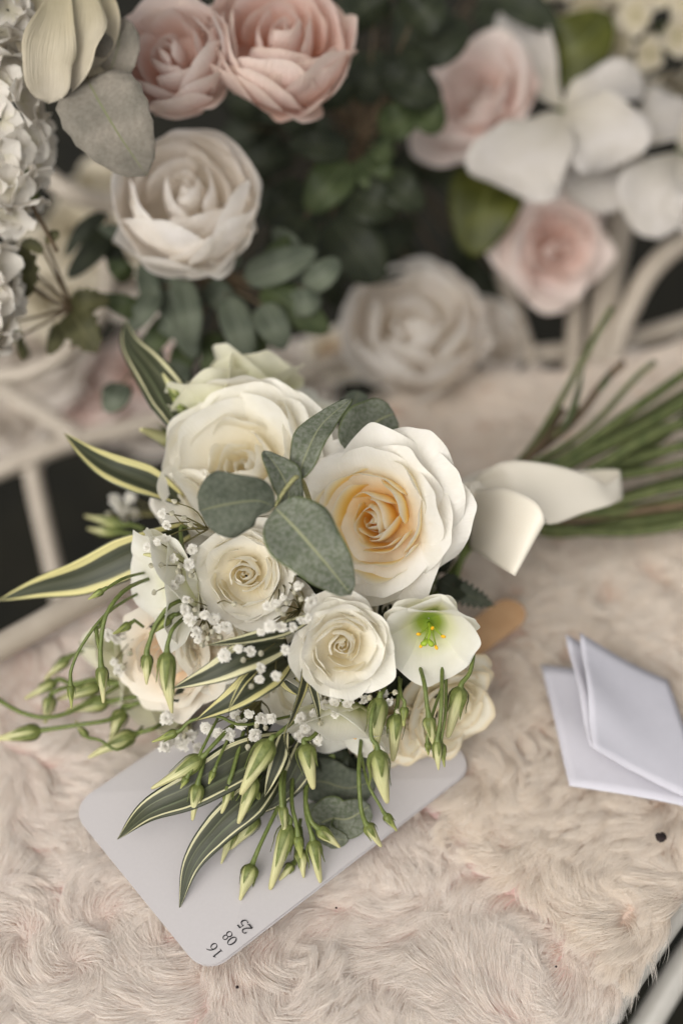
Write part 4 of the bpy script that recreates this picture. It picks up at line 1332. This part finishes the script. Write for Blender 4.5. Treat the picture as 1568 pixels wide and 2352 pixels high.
sprig((330, 1440, .69), [(250, 1458, 22), (268, 1470, 16), (276, 1540, 22), (262, 1520, 14)], [(300, 1500), (285, 1530)], .668, 'blurred tiny flowers low on the left')
sprig((390, 1180, .72), [(265, 1150, 24), (282, 1170, 26), (300, 1145, 22), (280, 1195, 18), (310, 1180, 20)], [(255, 1180)], .745, 'far blurred tiny flowers at the left edge')
sprig((640, 900, .74), [(640, 880, 20), (655, 900, 20)], [(660, 870)], .735, 'far blurred tiny flowers at the top')

# ------------------------------------------------------------------ inner greenery and stems
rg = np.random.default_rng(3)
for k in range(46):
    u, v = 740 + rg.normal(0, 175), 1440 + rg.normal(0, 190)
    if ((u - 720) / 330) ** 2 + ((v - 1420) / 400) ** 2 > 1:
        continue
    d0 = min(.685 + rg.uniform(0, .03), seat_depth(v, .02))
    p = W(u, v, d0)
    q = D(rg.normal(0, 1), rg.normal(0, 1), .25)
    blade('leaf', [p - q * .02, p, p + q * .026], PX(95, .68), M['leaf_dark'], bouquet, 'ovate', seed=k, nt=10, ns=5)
for k, (u, v) in enumerate([(560, 1200), (660, 1250), (470, 1300), (540, 1450), (640, 1470), (720, 1340), (900, 1400), (880, 1560), (700, 1600), (780, 1650), (960, 1560), (600, 1620), (480, 1560),
                            (640, 1740), (760, 1740), (850, 1660), (1000, 1520), (440, 1440)]):
    d1 = min(.668, seat_depth(v, .015))
    p = W(u, v, d1); q = D(math.cos(k * 2.4), math.sin(k * 2.4), .3)
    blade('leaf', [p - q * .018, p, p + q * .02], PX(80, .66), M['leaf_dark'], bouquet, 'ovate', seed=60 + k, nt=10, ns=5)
    tube('stem', [W(u, v, d1), W((u + 1085) / 2, (v + 1165) / 2, .705), BIND + np.array([rg.normal(0, .006), rg.normal(0, .006), rg.normal(0, .004)])], .0018, M['stem'], bouquet, n=10)

stems = [((1215, 1035, .775), (1368, 770, .800), .0019, 'stem_far'), ((1200, 1060, .77), (1385, 878, .795), .0027, 'stem_brown'), ((1225, 1030, .77), (1280, 960, .79), .0024, 'stem_brown'),
         ((1260, 1040, .765), (1455, 872, .79), .0022, 'stem_far'), ((1300, 1040, .76), (1568, 860, .80), .0032, 'stem_far'), ((1330, 1060, .758), (1600, 905, .79), .0036, 'stem_far'),
         ((1350, 1075, .755), (1620, 960, .785), .0038, 'stem_far'), ((1330, 1110, .755), (1620, 1010, .775), .0036, 'stem_far'), ((1380, 1110, .755), (1640, 1045, .775), .0040, 'stem_far'),
         ((1360, 1150, .755), (1640, 1100, .77), .0034, 'stem_far'), ((1330, 1180, .758), (1640, 1130, .768), .0036, 'stem_far'), ((1300, 1195, .757), (1640, 1150, .765), .0028, 'stem_brown'),
         ((1260, 1225, .76), (1640, 1190, .765), .0040, 'stem_far'), ((1280, 1215, .765), (1640, 1175, .775), .0036, 'stem_far'), ((1300, 1150, .775), (1640, 990, .80), .004, 'stem_far'),
         ((1300, 1120, .775), (1600, 930, .805), .004, 'stem_far'), ((1290, 1075, .77), (1520, 930, .80), .0026, 'stem_far'), ((1320, 1180, .78), (1640, 1080, .79), .004, 'stem_far')]
for k, (m_, e_, r_, mt) in enumerate(stems):
    b0 = BIND + np.array([rg.normal(0, .004), rg.normal(0, .004), rg.normal(0, .004)])
    me_ = W(*m_); en = W(*e_)
    jt = lambda q: np.array([rg.normal(0, q), rg.normal(0, q), rg.normal(0, q)])
    tube('stem', [b0, b0 * .35 + me_ * .65, me_ + jt(.002), (me_ + en) / 2 + jt(.0025), en, en + (en - me_) * .25], r_ * rg.uniform(.62, 1.02), M[mt], bouquet, n=18, seg=9)
# leaf stubs on the stems
for (u0, v0, u1, v1, w_, mt) in [(1290, 1000, 1340, 840, 22, 'leaf_mid'), (1260, 1010, 1330, 930, 26, 'leaf_brown'), (1230, 1080, 1340, 990, 30, 'fabric_cream'), (1370, 900, 1400, 850, 20, 'leaf_mid')]:
    blade('leaf', [W(u0, v0, .765), W((u0 + u1) / 2 + 6, (v0 + v1) / 2, .768), W(u1, v1, .78)], PX(w_, .77), M[mt], bouquet, 'lance', nt=10, ns=5)

# ------------------------------------------------------------------ ribbon
def ribbon(name, Lp, Rp, parent, n=40, m=15, bulge=.0015):
    A, B = spline([W(*p) for p in Lp], n), spline([W(*p) for p in Rp], n)
    V, U = [], []
    for k in range(n):
        for i in range(m):
            s = i / (m - 1)
            V.append(A[k] * (1 - s) + B[k] * s + D(0, 0, 1) * (bulge * math.sin(math.pi * s) * math.sin(math.pi * k / (n - 1)) + .0011 * math.sin(11 * s + 1) * max(0, 1 - k / n * 4.5) + .0005 * math.sin(6 * s + 5 * k / n)))
            U.append((s, k / (n - 1)))
    o = obj(name, V, grid_faces(n, m), M['ribbon'], parent, U)
    md = o.modifiers.new('thickness', 'SOLIDIFY'); md.thickness = .0003; md.offset = 0
    return o

bow = empty('ribbon_bow', BIND, bouquet)
bow['label'] = 'ivory satin bow tied round the stems'
ribbon('bow_loop', [(1072, 1128, .702), (1150, 1120, .676), (1222, 1148, .660), (1250, 1188, .657), (1243, 1196, .665), (1160, 1180, .692), (1085, 1165, .722)],
       [(1078, 1258, .704), (1118, 1284, .680), (1160, 1310, .662), (1181, 1322, .659), (1172, 1316, .667), (1115, 1270, .696), (1075, 1215, .722)], bow, bulge=.0004)
ribbon('bow_loop', [(1072, 1112, .715), (1120, 1075, .705), (1175, 1058, .70), (1270, 1068, .702), (1350, 1092, .71), (1392, 1112, .72), (1420, 1080, .735), (1300, 1085, .75), (1090, 1110, .74)],
       [(1090, 1138, .705), (1150, 1140, .698), (1205, 1155, .692), (1256, 1204, .695), (1340, 1178, .705), (1405, 1158, .715), (1422, 1142, .735), (1310, 1150, .755), (1100, 1150, .745)], bow, bulge=.0008)
pb = [BIND + .016 * (math.cos(t) * D(.3, .75, .5) + math.sin(t) * nrm(np.cross(D(.8, .35, -.5), D(.3, .75, .5)))) for t in np.linspace(0, 2 * math.pi, 25)]
axd = D(.8, .35, -.5)
V = [p + axd * s * .012 for p in pb for s in (-1, 0, 1)]
obj('wrap', V, grid_faces(25, 3), M['ribbon'], bow, [(0, 0)] * len(V))
kp = W(1078, 1128, .700)
kv = [(.0055 * math.sin(t) * math.cos(p) * 1.4, .0055 * math.sin(t) * math.sin(p), .0055 * math.cos(t) * (1 + .2 * math.sin(3 * p))) for t in np.linspace(0.05, 3.09, 10) for p in np.linspace(0, 2 * math.pi, 15)]
obj('knot', [kp + np.array(q) for q in kv], grid_faces(10, 15), M['ribbon'], bow, [(0, 0)] * len(kv))

# ================================================================== flowers fixed to the bench back
def bloom(name, u, v, d, face, rpx, mat, label, counts, seed, style, cat='flower', group=None, nu=10, k=.45, roll=0., heart=None):
    e = empty(name, W(u, v, d))
    tag(e, label, cat, group)
    R = PX(rpx, d)
    rose(e, backed(u, v, d, face, R, k), face, R, M[mat], counts, roll=roll, seed=seed, style=style, nu=nu, heart=heart and M[heart])
    b = backed(u, v, d, face, R, k)
    fz = nrm(np.asarray(face))
    tube('stalk', [b + fz * R * .05, b - fz * .006 + FW * .012, b + FW * .04], .0018, M['stem_brown'], e, n=8)
    return e

GR = 'fabric flowers fixed along the bench back'
bloom('pink_rose', 388, 112, .700, D(-.25, .20, .95), 162, 'pink', 'blush pink rose left of the largest pink rose', (5, 8, 13), 52, 'cabbage', group=GR, k=.75, roll=1.2, nu=13)
bloom('pink_rose', 652, 68, .708, D(.10, .42, .9), 208, 'pink_deep', 'largest pink rose at the top edge with apricot inside', (6, 9, 14), 53, 'cabbage', group=GR, k=.75, roll=.2, nu=13)
bloom('white_peony', 425, 432, .716, D(.02, .30, .95), 208, 'peony_white', 'white globe peony at the left centre above the sage leaves', (6, 11, 17), 54, 'cabbage', group=GR, k=.8, roll=.8, nu=13)
bloom('pink_rose', 1090, 215, .85, D(-.55, .25, .75), 160, 'pink', 'blurred pink rose at the upper right beside white petals', (8, 8, 10), 55, 'loose', group=GR, roll=.3)
bloom('pink_rose', 1285, 570, .86, D(.25, -.2, .9), 150, 'pink', 'blurred low pink rose in front of the bench posts', (6, 8, 9), 56, 'open', group=GR, roll=.9)
bloom('white_peony', 955, 735, .855, D(.0, .34, .92), 195, 'peony_white', 'blurred white peony resting low behind the seat', (6, 11, 16), 57, 'cabbage', group=GR, k=.78, roll=.3, nu=12)
bloom('white_peony', 1130, 770, .90, D(.3, .2, .9), 110, 'peony_white', 'blurred blush bloom right of the low white peony', (5, 7, 10), 58, 'cabbage', group=GR, k=.7)
# cream blooms lying behind the bench at the left, far out of focus
for k, (u, v, d, r_, mt, lab) in enumerate([
        (60, 790, 1.04, 150, 'blush_white', 'far blurred pale bloom behind the curled iron at the left edge'), (200, 880, 1.06, 140, 'pink', 'far blurred pink bloom between the iron scroll and rail'),
        (30, 960, 1.10, 110, 'blush_white', 'far blurred pale bloom under the iron brace'), (330, 640, 1.02, 120, 'blush_white', 'far blurred pale bloom behind the sage leaves'),
        (190, 520, 1.00, 150, 'fabric_cream', 'far blurred cream bloom left of the white peony'), (120, 640, 1.02, 140, 'fabric_cream', 'far blurred cream bloom behind the thin brown twig'),
        (330, 830, 1.06, 120, 'pink', 'far blurred blush bloom right of the iron scroll'), (680, 850, .98, 110, 'blush_white', 'far blurred bloom just above the bouquet'),
        (230, 410, .99, 90, 'fabric_cream', 'far blurred cream bloom under the grey felt leaf'), (330, 960, 1.10, 90, 'blush_white', 'far blurred pale bloom at the iron rail'),
        (770, 800, .97, 80, 'rose_peach', 'far blurred peach bloom left of the low white peony')]):
    bloom('rose_bloom', u, v, d, D(-.1, .5, .8), r_, mt, lab, (5, 6, 8), 70 + k, 'open', group='far blooms behind the bench', nu=8)

# white flowers with broad petals, right
def broad_flower(name, c, petals, label, mat='fabric_white'):
    e = empty(name, W(*c)); tag(e, label, 'flower', GR)
    for k, (path, w_) in enumerate(petals):
        blade('petal', [W(*p) for p in path], PX(w_, path[1][2]), M[mat], e, 'obovate', seed=k + int(c[0]), nt=20, ns=13, ripple=.26, fold=.06, curl=-.22, thick=.0003, normal=D(random.uniform(-.4, .4), .3, 1), wave=.06)
    tube('stalk', [W(*c), W(c[0], c[1], c[2] + .02), W(c[0], c[1] + 60, c[2] + .05)], .002, M['stem'], e, n=8)
    return e

broad_flower('white_hydrangea', (1290, 255, .845), [
    ([(1290, 258, .842), (1240, 320, .826), (1190, 390, .822), (1170, 440, .83)], 215), ([(1292, 258, .84), (1360, 285, .824), (1400, 330, .82), (1420, 380, .826)], 190),
    ([(1290, 250, .845), (1340, 215, .838), (1410, 195, .84), (1480, 205, .85)], 110), ([(1288, 250, .85), (1240, 180, .855), (1200, 90, .865), (1170, 20, .88)], 120)],
    'blurred broad petalled white flower at the upper right')
broad_flower('white_hydrangea', (1420, 330, .87), [
    ([(1430, 330, .868), (1410, 380, .855), (1380, 430, .85), (1370, 490, .855)], 170), ([(1430, 330, .868), (1480, 300, .86), (1540, 270, .86), (1600, 250, .865)], 130),
    ([(1420, 330, .87), (1460, 400, .86), (1480, 440, .86), (1490, 470, .865)], 130)], 'blurred white flower hanging behind the broad petalled one')
broad_flower('white_hydrangea', (1560, 350, .85), [
    ([(1555, 350, .845), (1520, 400, .828), (1500, 460, .825), (1510, 550, .83)], 150), ([(1565, 350, .845), (1580, 420, .826), (1590, 470, .825), (1600, 540, .83)], 140),
    ([(1560, 345, .85), (1600, 300, .845), (1650, 280, .85), (1700, 270, .86)], 130)], 'blurred white flower cut by the right edge')

broad_flower('cream_rose', (160, -60, .69), [
    ([(150, -70, .676), (125, 60, .660), (110, 150, .660), (112, 238, .668)], 120), ([(190, -70, .68), (192, 40, .667), (170, 120, .667), (140, 215, .672)], 135),
    ([(230, -60, .69), (240, 30, .68), (225, 90, .68), (190, 165, .685)], 95), ([(120, -60, .69), (80, 20, .68), (70, 80, .68), (85, 140, .684)], 80), ([(200, 20, .69), (205, 120, .684), (190, 170, .684), (160, 235, .69)], 95)],
    'cream fabric rose petals hanging in the top left corner', 'fabric_cream')

# clustered hydrangea heads
def flat_floret(name, seed, mat):
    rg_ = np.random.default_rng(seed)
    V, F, U = [], [], []
    for k in range(4):
        a0 = math.pi / 2 * k + rg_.normal(0, .12)
        n_, m_ = 6, 5
        base = len(V)
        cup = rg_.uniform(-.1, .35)
        for j in range(n_):
            t = j / (n_ - 1)
            w_ = .62 * math.sqrt(max(0.0, math.sin(math.pi * min(1, .06 + .90 * t ** .8)))) + .02
            for i in range(m_):
                s = -1 + 2 * i / (m_ - 1)
                x, y = .06 + t * (1 - .10 * s * s), s * w_
                z = cup * t * t + .16 * s * s * t + .05 * math.sin(5 * s + 4 * t + k)
                V.append((x * math.cos(a0) - y * math.sin(a0), x * math.sin(a0) + y * math.cos(a0), z))
                U.append((.5 + .5 * s, t))
        F += [tuple(base + q for q in f_) for f_ in grid_faces(n_, m_)]
    return make_mesh(name, V, F, mat, U)

def hydrangea(c, rad, n_, fl_px, d, mat, label, seed, squash=(1, 1, 1), up=D(.3, 0, 1)):
    e = empty('hydrangea', W(*c)); tag(e, label, 'flower', GR)
    ms = [flat_floret('floret', seed + k, M[mat]) for k in range(3)]
    rg_ = np.random.default_rng(seed)
    cc = W(*c)
    R = PX(rad, d)
    for k in range(n_):
        z_ = 1 - 1.45 * (k + .5) / n_; ph = R_(137.5) * k
        s_ = math.sqrt(max(0, 1 - z_ * z_))
        q = D(s_ * math.cos(ph), s_ * math.sin(ph), 1e-3) * s_ + D(0, 0, 1) * z_
        p = cc + R * (q @ RT * RT * squash[0] + q @ UP * UP * squash[1] - (q @ FW) * -FW * 0 + (q @ -FW) * -FW * squash[2])
        nd = nrm(q + rg_.normal(0, .25, 3))
        inst('floret', ms[k % 3], frame(p, nd, rg_.uniform(0, 6)) @ Matrix.Scale(PX(fl_px, d) * rg_.uniform(.85, 1.15), 4), e)
    tube('stalk', [cc, cc + FW * .03, cc + FW * .06 - np.array([0, 0, .03])], .0025, M['stem'], e, n=8)
    return e

hydrangea((5, 300, .690), 122, 42, 62, .66, 'fabric_bright', 'white fabric hydrangea head at the left edge', 5, squash=(.80, 1.75, .8))
hydrangea((-25, 680, .70), 80, 22, 62, .68, 'fabric_bright', 'lower white hydrangea cluster cut by the left edge', 9, squash=(.6, 1.5, .7))
hydrangea((10, 40, .68), 70, 14, 58, .66, 'fabric_bright', 'white hydrangea cluster in the top left corner', 12, squash=(.9, 1, .7))
hydrangea((1520, 60, .90), 150, 34, 50, .87, 'fabric_cream', 'blurred cream hydrangea head in the top right corner', 15)
hydrangea((1330, 10, .92), 120, 20, 50, .89, 'fabric_cream', 'blurred cream cluster at the top edge', 19, squash=(1.2, .6, .8))

# leaves and sprigs
def foliage(name, root, leaves, mat, label, group='leaf sprigs on the bench back', prof='ovate', cat='leaf sprig', stem_mat='stem', **kw):
    """root (u, v, d); leaves: (path..., width_px[, mat])"""
    e = empty(name, W(*root)); tag(e, label, cat, group)
    rp = W(*root)
    for k, lf in enumerate(leaves):
        path, w_ = lf[0], lf[1]
        mt = lf[2] if len(lf) > 2 else mat
        pts = [W(*p) for p in path]
        blade('leaf', pts, PX(w_, path[0][2]), M[mt], e, prof, seed=k, nt=14, ns=7, ripple=.06, **kw)
        if np.linalg.norm(pts[0] - rp) > .004:
            tube('leaf_stalk', [pts[0], (pts[0] + rp) / 2 + FW * .003, rp], [.0006, .0008, .0011], M['stem_brown'], e, n=6, seg=5)
    return e

foliage('felt_leaf', (190, 90, .69), [
    ([(200, 180, .672), (232, 240, .664), (280, 320, .662), (338, 404, .668)], 205), ([(240, 190, .685), (262, 140, .678), (275, 90, .678), (270, 40, .684)], 118)],
    'leaf_felt', 'two grey felted leaves between the cream rose and pink rose', prof='ovate', jag=.05, normal=D(-.1, .2, 1))
# sage leaves under the white peony
sage = []
for (u0, v0, u1, v1, w_) in [(330, 600, 345, 700, 62), (370, 620, 430, 780, 100), (420, 640, 440, 760, 70), (560, 640, 690, 590, 95), (600, 660, 720, 740, 105), (520, 680, 560, 800, 90), (470, 650, 520, 700, 80),
                             (600, 620, 650, 560, 60), (400, 720, 330, 810, 70), (430, 780, 400, 860, 70), (330, 720, 250, 690, 60), (560, 720, 590, 800, 90), (640, 640, 690, 640, 70), (370, 800, 320, 850, 60),
                             (280, 880, 250, 930, 80), (700, 660, 760, 610, 80), (490, 760, 480, 850, 70), (330, 560, 250, 530, 50), (600, 700, 640, 780, 90), (660, 700, 720, 690, 80), (440, 700, 380, 760, 80), (540, 620, 500, 560, 70), (300, 640, 260, 610, 60), (420, 830, 380, 900, 80), (360, 660, 310, 740, 70), (680, 600, 640, 540, 70)]:
    w_ *= .86; u1, v1 = u0 + (u1 - u0) * 1.3, v0 + (v1 - v0) * 1.3
    dz = random.uniform(-.012, .012)
    sage.append(([(u0, v0, .775 + dz), ((u0 + u1) / 2 + 4, (v0 + v1) / 2, .768 + dz), (u1, v1, .772 + dz)], w_, random.choice(['leaf_sage', 'leaf_sage', 'leaf_sage', 'leaf_mid']) if v0 < 800 else 'leaf_sage'))
foliage('sage_sprig', (500, 640, .785), sage, 'leaf_sage', 'soft sage green leaves hanging below the white peony')
foliage('dark_sprig', (250, 500, .79), [([(250, 530, .78), (210, 580, .776), (155, 640, .778)], 62), ([(245, 490, .785), (190, 530, .785), (150, 590, .79)], 40), ([(260, 560, .785), (270, 600, .785), (300, 610, .79)], 50)],
        'leaf_dark', 'three dark leaves left of the white peony')
# green sprigs in the centre
greens = []
for (u0, v0, u1, v1, w_, mt) in [(830, 360, 885, 430, 78, 'leaf_mid'), (800, 370, 715, 470, 92, 'leaf_mid'), (870, 300, 950, 260, 80, 'leaf_mid'), (800, 340, 680, 330, 70, 'leaf_dark'), (860, 330, 900, 350, 60, 'leaf_mid'),
                                 (780, 250, 750, 160, 80, 'leaf_dark'), (830, 240, 860, 130, 90, 'leaf_dark'), (900, 230, 960, 130, 100, 'leaf_dark'), (960, 120, 1060, 60, 110, 'leaf_dark'), (860, 60, 820, -20, 100, 'leaf_dark'),
                                 (940, 60, 1000, -10, 110, 'leaf_dark'), (720, 300, 650, 240, 80, 'leaf_dark'), (700, 420, 620, 500, 80, 'leaf_dark'), (760, 500, 860, 630, 130, 'leaf_dark'), (800, 440, 900, 480, 100, 'leaf_dark'),
                                 (700, 500, 640, 600, 100, 'leaf_dark'), (900, 180, 1000, 220, 90, 'leaf_dark'), (960, 240, 1010, 290, 80, 'leaf_mid'), (800, 180, 730, 200, 70, 'leaf_dark'), (880, 400, 960, 470, 80, 'leaf_dark')]:
    w_ *= 1.15; u1, v1 = u0 + (u1 - u0) * 1.15, v0 + (v1 - v0) * 1.15
    dz = random.uniform(-.012, .014)
    greens.append(([(u0, v0, .805 + dz), ((u0 + u1) / 2, (v0 + v1) / 2, .797 + dz), (u1, v1, .803 + dz)], w_, mt))
foliage('green_sprig', (830, 320, .82), greens, 'leaf_mid', 'green leafy sprig in the centre between the pink roses')
back = []
for k in range(80):
    u, v = rg.uniform(480, 1180), rg.uniform(-60, 640)
    a_ = rg.uniform(0, 6.28); L_ = rg.uniform(105, 160)
    d_ = rg.uniform(.87, .95)
    back.append(([(u, v, d_), (u + L_ * .5 * math.cos(a_), v + L_ * .5 * math.sin(a_), d_ - .008), (u + L_ * math.cos(a_), v + L_ * math.sin(a_), d_)], rg.uniform(52, 80)))
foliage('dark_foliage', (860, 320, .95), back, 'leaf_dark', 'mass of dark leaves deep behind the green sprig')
foliage('olive_leaf', (1110, 390, .88), [([(1130, 400, .86), (1110, 470, .848), (1085, 590, .852)], 175)], 'leaf_olive', 'single broad olive leaf above the low white peony', thick=.0006)
foliage('olive_leaf', (1240, 110, .89), [([(1240, 150, .87), (1320, 110, .856), (1400, 30, .86)], 165)], 'leaf_olive', 'broad olive leaf at the top right beside the cream cluster', thick=.0006)
foliage('dark_leaf', (1150, 10, .87), [([(1150, -10, .855), (1210, 20, .85), (1290, 70, .855)], 90)], 'leaf_dark', 'dark teal leaf at the top edge above the olive leaf')
foliage('grey_twig', (1400, 150, .88), [([(1400, 140, .875), (1480, 190, .87), (1568, 230, .875)], 34, 'leaf_felt')], 'leaf_felt', 'dim grey twig under the cream hydrangea')
# brown twig with serrated leaves at the left
tw_pts = [(0, 520, .72), (60, 640, .725), (120, 690, .735), (165, 705, .74)]
e = foliage('brown_twig', tw_pts[-1], [
    ([(165, 700, .738), (200, 690, .734), (255, 690, .738)], 58), ([(165, 715, .738), (185, 750, .732), (225, 810, .734)], 92), ([(140, 740, .74), (130, 780, .738), (110, 815, .74)], 44),
    ([(30, 580, .715), (50, 620, .71), (55, 690, .714)], 84), ([(100, 580, .705), (70, 560, .703), (50, 565, .703)], 30), ([(105, 555, .705), (125, 540, .703), (135, 530, .703)], 26), ([(30, 740, .72), (20, 770, .72), (5, 800, .722)], 24),
    ([(50, 770, .73), (48, 800, .73), (55, 830, .73)], 18)], 'leaf_brown', 'brownish serrated leaves on a thin twig at the left', jag=.25, stem_mat='stem_brown')
tube('twig', [W(*p) for p in tw_pts], .0011, M['stem_brown'], e, n=12)
tube('twig', [W(65, 455, .69), W(95, 510, .698), W(132, 578, .705)], .0011, M['stem_brown'], e, n=8)
tube('twig', [W(165, 705, .74), W(170, 760, .742), W(165, 800, .745)], .0009, M['stem_brown'], e, n=8)
